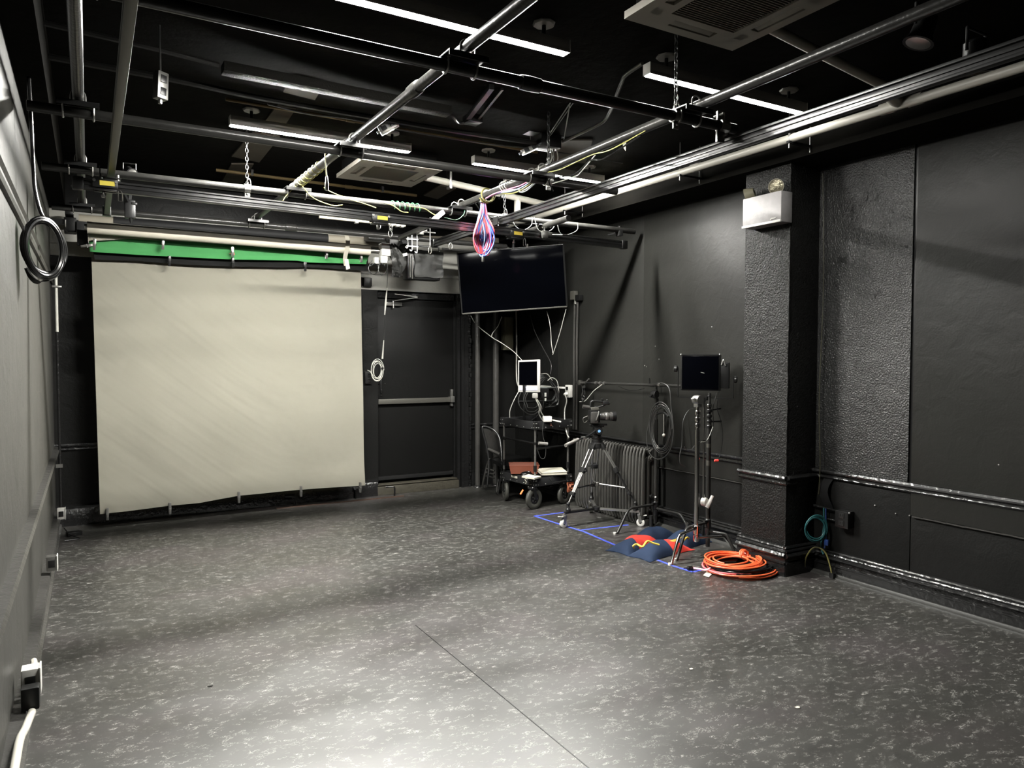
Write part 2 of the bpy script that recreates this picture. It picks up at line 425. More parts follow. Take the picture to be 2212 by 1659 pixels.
struct('trim_4', MB().prof([(a * 0.8, z) for a, z in RAILP], (3.80, YB, 0), (XR, YB, 0), (0, -1, 0)), GLOSS)
struct('baseboard_back', MB().prof([(0, 0), (.06, 0), (.06, .13), (.045, .15), (.05, .17), (0, .18)], (XL, YB, 0), (2.66, YB, 0), (0, -1, 0)), GLOSS)
struct('baseboard_back', MB().prof([(0, 0), (.03, 0), (.03, .13), (.02, .15), (.024, .17), (0, .18)], (3.80, YB, 0), (XR, YB, 0), (0, -1, 0)), GLOSS)
# door casing on the right: stepped mouldings with a ragged plaster edge
cs = MB().ab((3.625, YB - .02, 0.0), (3.66, YB, 2.205)).ab((3.668, YB - .045, 0), (3.70, YB, 2.205)).ab((3.708, YB - .03, 0), (3.765, YB, 2.205))
z = 0.0
while z < 2.2:
    h = random.uniform(.02, .07); cs.box((3.775 + random.uniform(-.006, .008), YB - .025, z + h / 2), (.02, .05 + random.uniform(-.01, .012), h * .9), bev=.003); z += h
struct('door_casing', cs, GLOSS, wb)
struct('step', MB().box((3.15, YB + .02, .045), (.97, .13, .09), bev=.006).box((3.15, YB + .03, .105), (.95, .10, .012), bev=.003), THRESH, wb)

dr = sempty('door_1')
struct('door_leaf', MB().ab((DX0 + .015, YB + .07, .14), (DX1 - .015, YB + .115, 2.12), bev=.003), DOORM, dr)
struct('door_frame', MB().ab((DX0 - .002, YB + .04, .11), (DX0 + .014, YB + .12, 2.2)).ab((DX1 - .014, YB + .04, .11), (DX1 + .002, YB + .12, 2.2)).ab((DX0, YB + .04, 2.13), (DX1, YB + .12, 2.2)), GLOSS, dr)
struct('sweep', MB().ab((DX0 + .02, YB + .05, .145), (DX1 - .02, YB + .07, .185), bev=.004), DKMET, dr)
pb = MB().box((3.13, YB + .035, 1.005), (.86, .035, .055), bev=.006)
struct('push_bar', pb, RAILG, dr)
struct('latch_case', MB().box((3.575, YB + .03, 1.01), (.05, .075, .07), bev=.006).box((3.58, YB + .04, 1.08), (.028, .04, .08), bev=.004).box((3.58, YB + .04, .955), (.028, .04, .05), bev=.004), ZINC, dr)
struct('hinge', MB().box((2.745, YB + .062, 1.17), (.018, .02, .14), bev=.003).ball((2.745, YB + .05, 1.13), .008).ball((2.745, YB + .05, 1.07), .008).ball((2.72, YB + .06, 1.2), .006).ball((2.79, YB + .06, 1.2), .006), DKMET, dr)
struct('closer_body', MB().ab((2.80, YB + .02, 2.045), (2.98, YB + .068, 2.085), bev=.006).cyl((2.88, YB + .03, 2.02), (2.88, YB + .03, 2.10), .012), ZINC, dr)
struct('closer_arm', MB().bar((2.885, YB + .02, 2.10), (3.14, YB - .02, 2.145), .02, .008).bar((3.14, YB - .02, 2.15), (2.90, YB + .04, 2.175), .018, .008).ball((3.14, YB - .02, 2.15), .012), ZINC, dr)

# right wall: sheets and lumpy plaster with open joints
wr = struct('wall_right', MB().ab((XR + .012, YF, 0), (XR + .15, YB + .15, ZC)), PLAS)
def rpanel(y0, y1, m, z0=0.0, x=XR, z1=2.80):
    struct('wall_panel', MB().ab((x, y0, z0), (XR + .02, y1, z1), bev=.002), m, wr)
rpanel(YF, 2.655, SHEET, z0=.52, x=XR - .008); rpanel(YF, 2.655, BLACK, z1=.518)
rpanel(2.682, 3.36, PLAST2, z0=.70); rpanel(2.66, 3.36, BLACK, z1=.698)
rpanel(3.73, 5.195, SHEET, z0=.52, x=XR - .006); rpanel(3.73, 5.195, BLACK, z1=.518)
rpanel(5.202, 6.6, SHEET); rpanel(6.604, YB, BLACK)
rg = MB(); y = -1.5
while y < 2.6:
    L_ = random.uniform(.05, .16); rg.bar((XR - .012, y, .515 + random.uniform(-.002, .002)), (XR - .012, min(y + L_, 2.64), .515 + random.uniform(-.002, .002)), .010, .007); y += L_
y = 3.78
while y < 5.1:
    L_ = random.uniform(.05, .16); rg.bar((XR - .012, y, .515 + random.uniform(-.002, .002)), (XR - .012, min(y + L_, 5.15), .515 + random.uniform(-.002, .002)), .008, .005); y += L_
struct('sheet_lip', rg, GLOSSL, wr)
pl = struct('wall_pillar', MB().box(((4.10 + XR) / 2 + .01, 3.545, 1.40), (XR - 4.10 + .02, .39, 2.80), bev=.004), PLAST)
struct('pillar_edge', MB().tube([V((4.103 + random.uniform(-.002, .002), 3.353 + random.uniform(-.002, .002), .2 + k * .05)) for k in range(52)], .006, 6), PLAST, pl)
RB = [(0, 0), (.028, 0), (.028, .070), (.036, .074), (.036, .082), (.022, .086), (.020, .104), (.040, .112), (.046, .122), (.034, .132), (.026, .138), (.034, .144), (.030, .152), (.018, .157), (.024, .164), (.018, .171), (0, .173)]
RR = [(a, z) for a, z in RAILP]
n3 = 5
for y0, y1 in ((YF, 3.35), (3.74, YB)):
    struct('trim_%d' % n3, MB().prof(RR, (XR, y0, 0), (XR, y1, 0), (-1, 0, 0)), GLOSS); n3 += 1
    struct('baseboard_right', MB().prof(RB, (XR, y0, 0), (XR, y1, 0), (-1, 0, 0)), GLOSS)
    struct('trim_%d' % n3, MB().prof([(0, 0), (.055, 0), (.052, .008), (.036, .014), (.028, .024), (0, .024)], (XR - .012, y0, 0), (XR - .012, y1, 0), (-1, 0, 0)), GSTRIP); n3 += 1
PR = [(a, z - .035) for a, z in RAILP]; PBb = [(a * .9, z * 1.18) for a, z in RB]
struct('trim_9', MB().prof(PR, (4.10, 3.335, 0), (4.10, 3.755, 0), (-1, 0, 0)).prof(PR, (4.09, 3.35, 0), (XR, 3.35, 0), (0, -1, 0)), GLOSS)
struct('baseboard_pillar', MB().prof(PBb, (4.10, 3.33, 0), (4.10, 3.76, 0), (-1, 0, 0)).prof(PBb, (4.08, 3.35, 0), (XR, 3.35, 0), (0, -1, 0)), GLOSS)
# screw and nail heads left in the sheets
nl = MB()
for u, v in ((1538, 706), (1416, 748), (1424, 776), (1393, 790), (1397, 792), (2158, 1004), (1935, 1110), (1890, 1092), (1965, 1114)):
    nl.ball(at(u, v, X=XR - .004), .006, n=8)
struct('nail_head', nl, ZINC, wr)

# ------------------------------------------------------------------ ceiling lamps
def lamp(x0, y, label, k=1.0):
    z = 2.965; x1 = x0 + 1.22
    t = thing('ceiling_light', label, 'light', (x0, y, z), 'linear tube lights under the ceiling')
    part('housing', MB().ab((x0, y - .028, z + .013), (x1, y + .028, z + .062), bev=.002).ab((x0, y - .0285, z + .003), (x1, y - .0245, z + .02)).ab((x0, y + .0245, z + .003), (x1, y + .0285, z + .02)), LAMPBODY, t)
    part('end_cap', MB().ab((x0 - .006, y - .029, z + .004), (x0, y + .029, z + .063), bev=.002), WHITE, t)
    part('end_cap', MB().ab((x1, y - .029, z + .004), (x1 + .006, y + .029, z + .063), bev=.002), WHITE, t)
    part('diffuser', MB().ab((x0 + .004, y - .023, z), (x1 - .004, y + .023, z + .013), bev=.004), diffuser_mat(k), t)
    for xx in (x0 + .13, x1 - .13):
        m_ = part('mounting_post', MB().cyl((xx, y, z + .06), (xx, y, ZC - .006), .010, 10), DKMET, t)
        part('mounting_plate', MB().lathe((xx, y, ZC - .012), (0, 0, 1), [(0, .05), (.006, .055), (.012, .055)], 8), LAMPBODY, m_)
    return t
lamp(0.82, 3.00, 'long lit tube light nearest the camera, at the top of the picture', 0.95)
lamp(2.55, 3.00, 'lit tube light in front of the upper right pipe crossing', 0.09)
lamp(0.81, 4.99, 'lit tube light behind the left pipe crossing, half hidden by a pipe', 2.3)
lamp(2.57, 5.03, 'lit tube light farthest back on the right, above the cable bundle', 1.0)

# ------------------------------------------------------------------ air conditioners in the ceiling
def cassette():
    h = .325; t = thing('ceiling_cassette', 'beige four way air conditioner cassette at the top edge of the picture', 'air conditioner', (0, 0, 0), None)
    part('housing', MB().ab((-.29, -.29, .03), (.29, .29, .135)), DKMET, t)
    fr = MB()
    for a, b_ in (((-h, -h, 0), (h, -h + .05, .032)), ((-h, h - .05, 0), (h, h, .032)), ((-h, -h + .05, 0), (-h + .05, h - .05, .032)), ((h - .05, -h + .05, 0), (h, h - .05, .032)),
                  ((-h + .10, -h + .10, 0), (h - .10, -.185, .03)), ((-h + .10, .185, 0), (h - .10, h - .10, .03)), ((-h + .10, -.185, 0), (-.185, .185, .03)), ((.185, -.185, 0), (h - .10, .185, .03))):
        fr.ab(a, b_)
    for sx in (-1, 1):
        for sy in (-1, 1):
            fr.ab((sx * (h - .10), sy * (h - .05), 0), (sx * (h - .05), sy * (h - .05) - sy * .10, .032))
            fr.ab((sx * (h - .10), sy * (h - .05), 0), (sx * (h - .20), sy * (h - .10), .032))
            fr.ab((sx * (h - .05), sy * (h - .10), 0), (sx * (h - .10), sy * (h - .20), .032))
    fr.ab((-h + .05, -h + .05, .025), (h - .05, h - .05, .032))
    part('panel', fr, ACM, t)
    for k in range(4):
        c, s_ = cos(k * pi / 2), sin(k * pi / 2); R_ = Matrix.Rotation(k * pi / 2, 3, 'Z')
        part('louvre', MB().box(R_ @ V((0, h - .075, .010)), (.24, .038, .006), R_ @ Matrix.Rotation(radians(-14), 3, 'X'), bev=.002), ACM, t)
    g = part('grille', MB().ab((-.18, -.18, .012), (.18, .18, .016)), ACG, t)
    for k in range(24):
        part('slat', MB().box((0, -.172 + k * .015, .007), (.355, .005, .010)), ACG, g)
    return t
ac = cassette(); ac.location = (2.345, 2.205, 2.95)
dup(ac, (2.10, 5.60, 2.95), 0, 'beige four way air conditioner cassette hanging beyond the left pipe crossing')

# ------------------------------------------------------------------ pipe grid
PZ, QZ, PR_ = 2.63, 2.688, .0241
def pipe(p0, p1, label, r=PR_, m=PIPE, name='lighting_pipe', cap_=None, joints=()):
    t = thing(name, label, 'pipe', p0)
    part('tube', MB().cyl(p0, p1, r, 20), m, t)
    d = (V(p1) - V(p0)).normalized()
    for j in joints:
        c = V(p0).lerp(V(p1), j)
        part('coupling', MB().lathe(c - d * .05, d, [(0, r * 1.02), (.004, r * 1.22), (.045, r * 1.28), (.055, r * 1.28), (.096, r * 1.22), (.1, r * 1.02)], 18), m, t)
    for e, s_ in ((p0, -1), (p1, 1)):
        part('end_ring', MB()._lathe2(V(e) + d * s_ * .001, d * s_, [(-.01, r * 1.01), (0, r * 1.01), (.001, r * .85), (-.02, r * .8)], 16), m, t)
    return t
pipe((-.22, 2.63, PZ), (2.80, 2.63, PZ), 'black lighting pipe with open end, nearest pipe crossing the picture', joints=(.605,))
pipe((-.22, 4.00, PZ), (3.15, 4.02, PZ), 'black lighting pipe passing under the left tube light and both middle crossings')
pipe((-.22, 5.22, PZ), (4.30, 5.22, PZ), 'black lighting pipe behind the aluminium rail, wrapped in green wire')
pipe((-.22, 6.60, PZ), (3.75, 6.60, PZ), 'rearmost black lighting pipe above the paper backdrop rolls', joints=(.45,))
pipe((-.02, -1.4, QZ), (-.02, 6.72, QZ), 'black lighting pipe running away along the left wall')
pipe((1.29, -1.4, QZ), (1.275, 6.75, QZ), 'black lighting pipe with yellow wire, running away over the left crossing', joints=(.55,))
pipe((2.455, -1.4, QZ), (2.57, 5.45, QZ), 'black lighting pipe running away over the right crossing to the cable bundle')
t = pipe(at(865, 513, Z=2.60), at(940, 482, Z=2.63), 'short black pipe stub clamped near the rear pipe, above the door', m=PIPE)
t = pipe(at(1108, 512, Y=5.75), at(1228, 471, Y=4.85), 'open ended black pipe slanting up above the television', m=PIPE)

def ubolt(mb, c, axis, down, r=.029, leg=.035, w=.0045):
    """a U bolt round a pipe: axis = along the pipe, down = direction of the bend"""
    c, a, dn = V(c), V(axis).normalized(), V(down).normalized(); s_ = a.cross(dn)
    pts = [c - s_ * r - dn * leg] + [c + (-s_ * cos(k * pi / 8) + dn * sin(k * pi / 8)) * r for k in range(9)] + [c + s_ * r - dn * leg]
    mb.tube(pts, w, 8)
    for q in (-1, 1): mb.cyl(c + s_ * r * q - dn * (leg - .004), c + s_ * r * q - dn * (leg - .012), .008, 6)
    return mb
def crossing(label, loc):
    t = thing('pipe_clamp', label, 'clamp', (0, 0, 0), 'crossing plates of the pipe grid')
    part('plate', MB().box((0, 0, 0), (.17, .17, .007), bev=.001).box((.0, -.083, -.010), (.17, .005, .020)), PLAS, t)
    for s_ in (-1, 1):
        part('u_bolt', ubolt(MB(), (s_ * .062, 0, -.029), (1, 0, 0), (0, 0, -1)), ZINC, t)
        part('u_bolt', ubolt(MB(), (0, s_ * .062, .029), (0, 1, 0), (0, 0, 1)), ZINC, t)
    t.location = loc
    return t
cl = crossing('black crossing plate with U bolts on the nearest pipe, middle of the picture', (1.284, 2.63, 2.659))
for x, y, l in ((2.482, 2.63, 'black crossing plate with U bolts beside the open pipe end'), (1.28, 4.0, 'black crossing plate beside the left tube light'),
                (2.505, 4.01, 'black crossing plate under the gathered white cables'), (1.277, 5.22, 'black crossing plate where yellow wire drops to the rail'),
                (2.53, 5.22, 'black crossing plate behind the pink and blue cable bundle'), (1.275, 6.6, 'black crossing plate above the middle of the paper rolls'),
                (-.02, 2.63, 'dim crossing plate nearest the camera on the left wall pipe'), (-.02, 4.0, 'dim crossing plate second along the left wall pipe'),
                (-.02, 5.22, 'crossing plate by the left end of the aluminium rail'), (-.02, 6.6, 'crossing plate in the far left corner above the roll bracket')):
    dup(cl, (x, y, 2.659), None, l)

# ------------------------------------------------------------------ sliding rail system
def railprof(mb, p0, p1, h=.056, w=.034):
    p0, p1 = V(p0), V(p1); up = V((0, 0, 1)); d = (p1 - p0).normalized(); o = d.cross(up)
    for zo, ww, hh in ((h / 2 - .006, w, .012), (0, .012, h), (-h / 2 + .006, w, .012), (.004, w * .72, .016)):
        mb.bar(p0 + up * zo, p1 + up * zo, ww, hh, bev=.0012)
    return mb
def rail(p0, p1, label, m=RAIL, h=.062):
    t = thing('ceiling_rail', label, 'rail', p0)
    part('extrusion', railprof(MB(), p0, p1, h), m, t)
    d = (V(p1) - V(p0)).normalized()
    for e, s_ in ((V(p0), -1), (V(p1), 1)):
        part('end_stop', MB().box(e + d * s_ * .004, (.055, .055, h * 1.15), bev=.004).ball(e + d * s_ * .03 + V((0, 0, -.02)), .008, n=8), DKMET, t)
    return t
RX0, RX1 = V((-.03, 4.80, 2.465)), V((4.02, 5.03, 2.465))
rail((.118, -1.2, 2.555), (.135, 6.15, 2.555), 'dull grey ceiling rail running away beside the left wall pipe', RAILG)
rail((2.715, -1.2, 2.545), (2.80, 6.27, 2.545), 'long silver edged ceiling rail running away to the right of the cable bundle')
rail(RX0, RX1, 'aluminium ceiling rail spanning the room, hung below the other rails')
def carriage(p, label):
    t = thing('rail_carriage', label, 'carriage', p, 'roller carriages with yellow labels')
    x, y, z_ = p
    part('plate', MB().box((x, y - .032, z_), (.125, .006, .05), bev=.002).box((x, y + .032, z_), (.125, .006, .05), bev=.002).box((x, y, z_ - .036), (.11, .07, .01), bev=.002), DKMET, t)
    part('label_plate', MB().box((x + .01, y - .0365, z_), (.075, .002, .026)), YLAB, t, 'yellow warning label')
    for s_ in (-1, 1):
        part('bolt', MB().cyl((x + s_ * .055, y - .034, z_ + .012), (x + s_ * .055, y - .044, z_ + .012), .008, 10), ZINC, t)
    part('brake_lever', MB().tube([(x + .075, y - .02, z_ - .03), (x + .085, y - .02, z_ - .045), (x + .085, y - .02, z_ - .09), (x + .065, y - .02, z_ - .09), (x + .065, y - .02, z_ - .035)], .003, 6), ZINC, t)
    part('spigot_knob', MB().lathe((x - .01, y, z_ - .075), (0, 0, 1), [(0, .010), (.01, .012), (.02, .006), (.035, .007)], 10), ZINC, t)
    return t
def onrail(x): return RX0.y + (RX1.y - RX0.y) * (x - RX0.x) / (RX1.x - RX0.x)
carriage((.10, onrail(.1), 2.475), 'carriage with yellow label at the left end of the aluminium rail')
carriage((1.77, onrail(1.77), 2.455), 'carriage with yellow label in the middle of the aluminium rail, above the door')
carriage((2.90, onrail(2.9), 2.455), 'carriage with yellow label right of the cable bundle')
def bracket(p, label, grp='steel plates joining rails and pipes'):
    x, y, z_ = p; t = thing('rail_bracket', label, 'bracket', p, grp)
    part('plate', MB().box((x, y, z_), (.11, .075, .006), bev=.001).box((x - .05, y, z_ + .03), (.006, .07, .06)), ZINC if 'pale' in label else DKMET, t)
    for a in (-1, 1):
        for b_ in (-1, 1): part('bolt', MB().cyl((x + a * .04, y + b_ * .026, z_ - .012), (x + a * .04, y + b_ * .026, z_ + .02), .006, 8), ZINC, t)
    return t
bracket((.125, 4.81, 2.51), 'dark plate joining the two rails at the left')
bracket((2.775, 4.96, 2.51), 'dark plate joining the two rails right of the cable bundle')
t = thing('pipe_hanger', 'pale steel clamp holding the rail under the open pipe end', 'clamp', (2.72, 2.63, PZ))
part('clamp_band', MB().lathe((2.69, 2.63, PZ), (1, 0, 0), [(0, .026), (.001, .031), (.055, .031), (.056, .026)], 8), ZINC, t)
part('lug', MB().box((2.70, 2.63, PZ + .045), (.05, .012, .045), bev=.002).box((2.70, 2.63, PZ - .05), (.05, .012, .06), bev=.002), ZINC, t)
part('lug_bolt', MB().cyl((2.69, 2.60, PZ + .05), (2.69, 2.66, PZ + .05), .006, 8).cyl((2.715, 2.60, PZ - .045), (2.715, 2.66, PZ - .045), .006, 8), ZINC, t)

# ------------------------------------------------------------------ white drain pipe
WX, WZ, WR = 3.86, 2.885, .026
t = thing('drain_pipe', 'long white plastic drain pipe along the top of the right wall', 'pipe', (WX, 0, WZ))
part('tube', MB().cyl((WX + .02, -1.4, WZ), (WX - .03, 7.3, WZ - .02), WR, 20), PVC, t)
for y in (2.36, 2.52, 4.0, 6.0):
    part('coupling', MB().cyl((WX + .008, y - .04, WZ - .004), (WX + .006, y + .04, WZ - .004), WR * 1.22, 18), PVC, t)
part('tee_branch', MB().tube(crom([(WX, 2.44, WZ), (WX - .08, 2.44, WZ + .01), (WX - .18, 2.43, WZ + .045)], 5), WR * 1.15, 14), PVC, t)
def trapeze(y, label):
    t = thing('pipe_hanger', label, 'hanger', (WX, y, WZ - .03), 'strut hangers under the drain pipe')
    part('strut', MB().bar((WX - .04, y, WZ - .038), (WX + .20, y, WZ - .038), .022, .014), PLAS, t)
    part('rod', MB().cyl((WX - .028, y, WZ - .075), (WX - .028, y, ZC), .004, 8), ZINC, t)
    part('rod', MB().cyl((WX + .17, y, WZ - .075), (WX + .17, y, ZC), .004, 8), ZINC, t)
    part('strap', MB()._lathe2(V((WX, y - .008, WZ)), V((0, 1, 0)), [(0, WR * 1.04), (0, WR * 1.16), (.016, WR * 1.16), (.016, WR * 1.04)], 16), ZINC, t)
trapeze(4.13, 'hanger under the drain pipe, left of the emergency light')
trapeze(3.15, 'hanger under the drain pipe directly above the pillar')
trapeze(5.65, 'hanger under the drain pipe near the farthest tube light')
t = thing('drain_pipe', 'white drain pipe from the top cassette to the long drain pipe', 'pipe', (3.2, 2.35, 2.94), 'cassette drain branches')
part('tube', MB().cyl((2.66, 2.32, 2.985), (3.70, 2.42, 2.935), .024, 18), PVC, t)
t = thing('drain_pipe', 'white drain pipe from the far cassette towards the back corner', 'pipe', (3.0, 5.7, 2.94), 'cassette drain branches')
part('tube', MB().cyl((2.42, 5.60, 2.965), (3.80, 5.90, 2.94), .028, 18), PVC, t)
part('elbow', MB().tube(crom([(3.42, 5.815, 2.945), (3.43, 5.83, 2.90), (3.44, 5.85, 2.80)], 5), .03, 14), PVC, t)
part('strap', MB().box((2.66, 5.655, 2.99), (.022, .066, .16), bev=.003), ZINC, t)
part('strap', MB().box((3.22, 5.77, 2.985), (.022, .066, .15), bev=.003), DKMET, t)

# ------------------------------------------------------------------ ceiling conduits, boxes, wires
def cab(name, pts, r, m, label, cat='cable', group=None, n=8, seg=8):
    if 'cable' in name: r *= .72
    return one(name, MB().tube(crom(pts, seg), r, n), m, label, cat, group)
cab('conduit', [(-.15, 4.40, 3.0), (.45, 4.42, 3.0), (.9, 4.50, 3.01), (1.7, 4.53, 3.02), (2.3, 4.52, 3.02), (2.95, 4.50, 3.03)], .017, PIPE, 'sagging black conduit crossing the ceiling in front of the left tube light', 'conduit')
cab('ceiling_cable', [(.95, 4.56, 3.0), (1.2, 4.57, 2.985), (1.45, 4.58, 3.0), (1.72, 4.59, 2.99), (2.1, 4.57, 2.98), (2.5, 4.56, 2.985), (2.80, 4.56, 3.0), (3.2, 4.5, 2.99), (3.55, 4.45, 2.97)], .006, GCABLE, 'thin pale cable sagging between the hanging outlet boxes', 'cable')
one('duct_board', MB().bar((.64, 4.165, 3.02), (1.97, 4.19, 3.02), .09, .05, bev=.004), wall_mat('scuffed_board_paint', (.010, .0095, .008), .6, .5, 1.0, spec=.1), 'scuffed dark board fixed along the ceiling before the far lights', 'board')
cab('conduit', [(-.15, 4.05, 3.03), (.3, 4.1, 3.03), (.62, 4.16, 3.03)], .014, PIPE, 'thin dark conduit at the left end of the scuffed board', 'conduit')
cab('conduit', [(1.95, 4.2, 3.02), (2.0, 4.2, 3.0), (2.12, 4.35, 3.02), (2.22, 4.3, 3.03)], .010, PIPE, 'dark flexible conduit curling off the right end of the scuffed board', 'conduit')
one('junction_box', MB().box((2.2, 4.32, 3.045), (.10, .10, .05), bev=.004).bar((2.15, 4.28, 3.04), (2.05, 3.78, 3.06), .03, .03).bar((2.22, 4.28, 3.04), (2.12, 3.78, 3.06), .015, .015), PLAS, 'dark junction box with two short struts beyond the nearest pipe', 'box')
t = thing('ochre_pipe', 'thin ochre pipe running across the ceiling in front of the rear pipe', 'pipe', (.95, 6.6, 3.05))
part('tube', MB().cyl((.95, 6.58, 3.05), (2.77, 6.63, 3.05), .013, 12), BRASS, t)
part('coupling', MB().cyl((2.06, 6.61, 3.05), (2.13, 6.61, 3.05), .017, 12), BRASS, t)
part('hanger_strap', MB().box((1.24, 6.59, 3.065), (.02, .04, .05)).box((2.42, 6.62, 3.065), (.02, .04, .05)), DKMET, t)
t = thing('ochre_pipe', 'thin ochre pipe high behind the left tube light', 'pipe', (.8, 4.75, 3.06))
part('tube', MB().cyl((.75, 4.78, 3.06), (3.0, 4.80, 3.06), .010, 12), BRASS, t)
part('coupling', MB().cyl((1.5, 4.787, 3.06), (1.56, 4.787, 3.06), .014, 12), BRASS, t)
def outlet(p, label, rot, m=ZINC, L_=.13, w=.055):
    t = thing('outlet_box', label, 'outlet', p, 'outlet boxes hanging from the ceiling')
    R_ = Matrix.Rotation(rot[2], 3, 'Z') @ Matrix.Rotation(rot[1], 3, 'Y')
    part('box', MB().box(p, (w, .045, L_), R_, bev=.004), m, t)
    for k in (-.03, .03):
        part('socket', MB().box(V(p) + R_ @ V((0, -.024, k)), (.030, .004, .036), R_, bev=.002), DKMET, t)
    part('rod', MB().cyl(V(p) + V((0, 0, .05)), (p[0], p[1], ZC), .004, 6), ZINC, t)
    part('cord_plug', MB().cyl(V(p) + R_ @ V((0, 0, -L_ / 2 - .02)), V(p) + R_ @ V((0, 0, -L_ / 2)), .009, 8), ZINC, t)
outlet(at(347, 186, Y=3.95), 'grey outlet box hanging upright near the left ceiling rail', (0, .05, .5))
outlet(at(839, 274, Y=4.59), 'pale outlet box tilted beside the pipe with the lit edge', (0, 1.05, -.45), ZINC)
outlet(at(1146, 322, Y=4.55), 'pale outlet bar tilted under the black ceiling box', (0, 1.15, -.5), ZINC, .14, .035)
bc = at(1180, 308, Y=4.5)
one('ceiling_box', MB().box(bc, (.17, .14, .09), bev=.004).box(bc + V((-.02, 0, .05)), (.30, .10, .012)), PLAS, 'black electrical box under the ceiling where pale wires gather', 'box')
A = at(1232, 222, Z=ZC)
cab('steel_wire', [A, at(1180, 300, Y=4.5)], .004, WCABLE, 'pale wire from the ceiling down left to the black box', 'wire', n=6)
cab('steel_wire', [A + V((.02, 0, 0)), at(1184, 300, Y=4.5)], .003, WCABLE, 'second pale wire beside the one down to the black box', 'wire', n=6)
cab('steel_wire', [A + V((.01, .02, 0)), at(1218, 303, Y=4.42)], .004, WCABLE, 'pale wire dropping steeply beside the bent conduit', 'wire', n=6)
cab('conduit', [at(1216, 306, Y=4.42), at(1250, 290, Z=3.05), at(1295, 268, Z=3.06), at(1310, 255, Z=3.07), at(1322, 232, Z=3.07), at(1332, 205, Z=3.07), at(1343, 178, Z=3.07), at(1352, 162, Z=3.07), at(1388, 137, Z=3.07)], .011, RAILG, 'bent grey conduit curving under the ceiling right of the black box', 'conduit')
D0 = V((2.54, 4.05, 2.71))
for k, (o, mm) in enumerate(((0, WCABLE), (.025, WCABLE), (.05, GCABLE), (-.02, WCABLE), (.07, WCABLE))):
    s0 = at(1186 + k * 4, 318, Y=4.5)
    cab('power_cable', [s0, s0.lerp(D0, .45) + V((.03 + o * .5, 0, -.03)), D0 + V((o * .6, .02 * k, .0)), D0 + V((.03, -.05 - .03 * k, -.01))], .0055, mm, 'white power cable from the black box down to the right crossing, ' + ('leftmost of five', 'second of five', 'middle of five', 'fourth of five', 'rightmost of five')[k], 'cable', 'white cables gathered at the right crossing', n=6)

def chain(p, ztop, label):
    t = thing('hanging_chain', label, 'chain', p, 'chains holding up the pipe grid')
    x, y, z_ = p; zz = z_ + .03; k = 0
    while zz < ztop - .02:
        a = V((cos(k * pi / 2), sin(k * pi / 2), 0)); pts = [V((x, y, zz)) + a * .009 * cos(q) + V((0, 0, 1)) * .018 * sin(q) for q in [i * pi / 4 for i in range(8)]]
        part('link', MB().tube(pts, .0032, 6, closed=True), DKMET if zz < z_ + .2 else PLAS, t); zz += .028; k += 1
    part('pipe_ring', MB()._lathe2(V((x - .02, y, z_)), V((1, 0, 0)), [(0, .0245), (0, .031), (.04, .031), (.04, .0245)], 16).box((x, y, z_ - .04), (.035, .008, .04), bev=.002).ball((x, y - .01, z_ - .04), .008, n=8), ZINC, t)
    part('snap_hook', MB().tube([V((x + .012, y, z_ + .03)) + V((.012 * cos(q), 0, .04 * sin(q))) for q in [i * pi / 5 for i in range(10)]], .003, 6, closed=True), ZINC, t)
chain((2.60 - .19, 2.63, PZ), ZC, 'chain and clasp on the nearest pipe beside the open end')
chain((.95, 5.22, PZ), ZC, 'chain hanging in front of the faded ceiling board on the left')
chain((2.585, 4.0, PZ), ZC, 'chain at the crossing under the gathered white cables')
chain((2.95, 5.22, PZ), ZC, 'chain behind the slanting rail, above the television')

# yellow wire wound along the middle pipe
def wind(p0, p1, turns, r, wire, m, label, name='wound_wire', ph=0.):
    p0, p1 = V(p0), V(p1); d = (p1 - p0).normalized(); u = d.orthogonal().normalized(); w = d.cross(u)
    n = int(turns * 14); pts = [p0.lerp(p1, i / n) + r * (cos(ph + 2 * pi * i / 14) * u + sin(ph + 2 * pi * i / 14) * w) for i in range(n + 1)]
    return one(name, MB().tube(pts, wire, 6), m, label, 'wire')
wind((1.279, 4.55, QZ), (1.277, 5.15, QZ), 6.5, .031, .0032, YELLOW, 'yellow wire wound round the middle pipe before it meets the rail')
cab('yellow_wire', [(1.28, 5.15, 2.70), (1.20, 5.2, 2.60), (1.16, 5.1, 2.55)], .003, YELLOW, 'yellow wire dangling left where the middle pipe passes the rail', 'wire', n=6)
cab('yellow_wire', [(1.29, 5.1, 2.66), (1.38, 5.15, 2.60), (1.52, 5.18, 2.57), (1.60, 5.2, 2.585)], .003, YELLOW, 'yellow wire sweeping right from the middle pipe to the rear pipe', 'wire', n=6)
p = at(706, 352, Y=4.4)
t = thing('hanging_connector', 'grey cable connector dangling on a short yellow cable beside the far cassette', 'connector', p)
part('cord', MB().tube(crom([at(702, 342, Y=4.4) + V((0, 0, .05)), at(703, 352, Y=4.4), at(706, 385, Y=4.4)], 5), .0045, 6), YELLOW, t)
part('connector_body', MB().lathe(at(706, 412, Y=4.4), (0, 0, 1), [(0, .008), (.004, .012), (.05, .012), (.055, .009), (.08, .008), (.085, .006)], 10), ZINC, t)
cab('yellow_wire', [at(700, 405, Y=5.15), at(716, 415, Y=5.15), at(755, 430, Y=5.17), at(790, 441, Y=5.18), at(812, 449, Y=5.18)], .003, YELLOW, 'yellow wire curving over the rear lighting pipe, left one', 'wire', n=6)
cab('yellow_wire', [at(832, 438, Y=5.17), at(850, 445, Y=5.17), at(868, 457, Y=5.16), at(882, 459, Y=5.16)], .003, YELLOW, 'short yellow wire curving over the rear lighting pipe, above the door', 'wire', n=6)
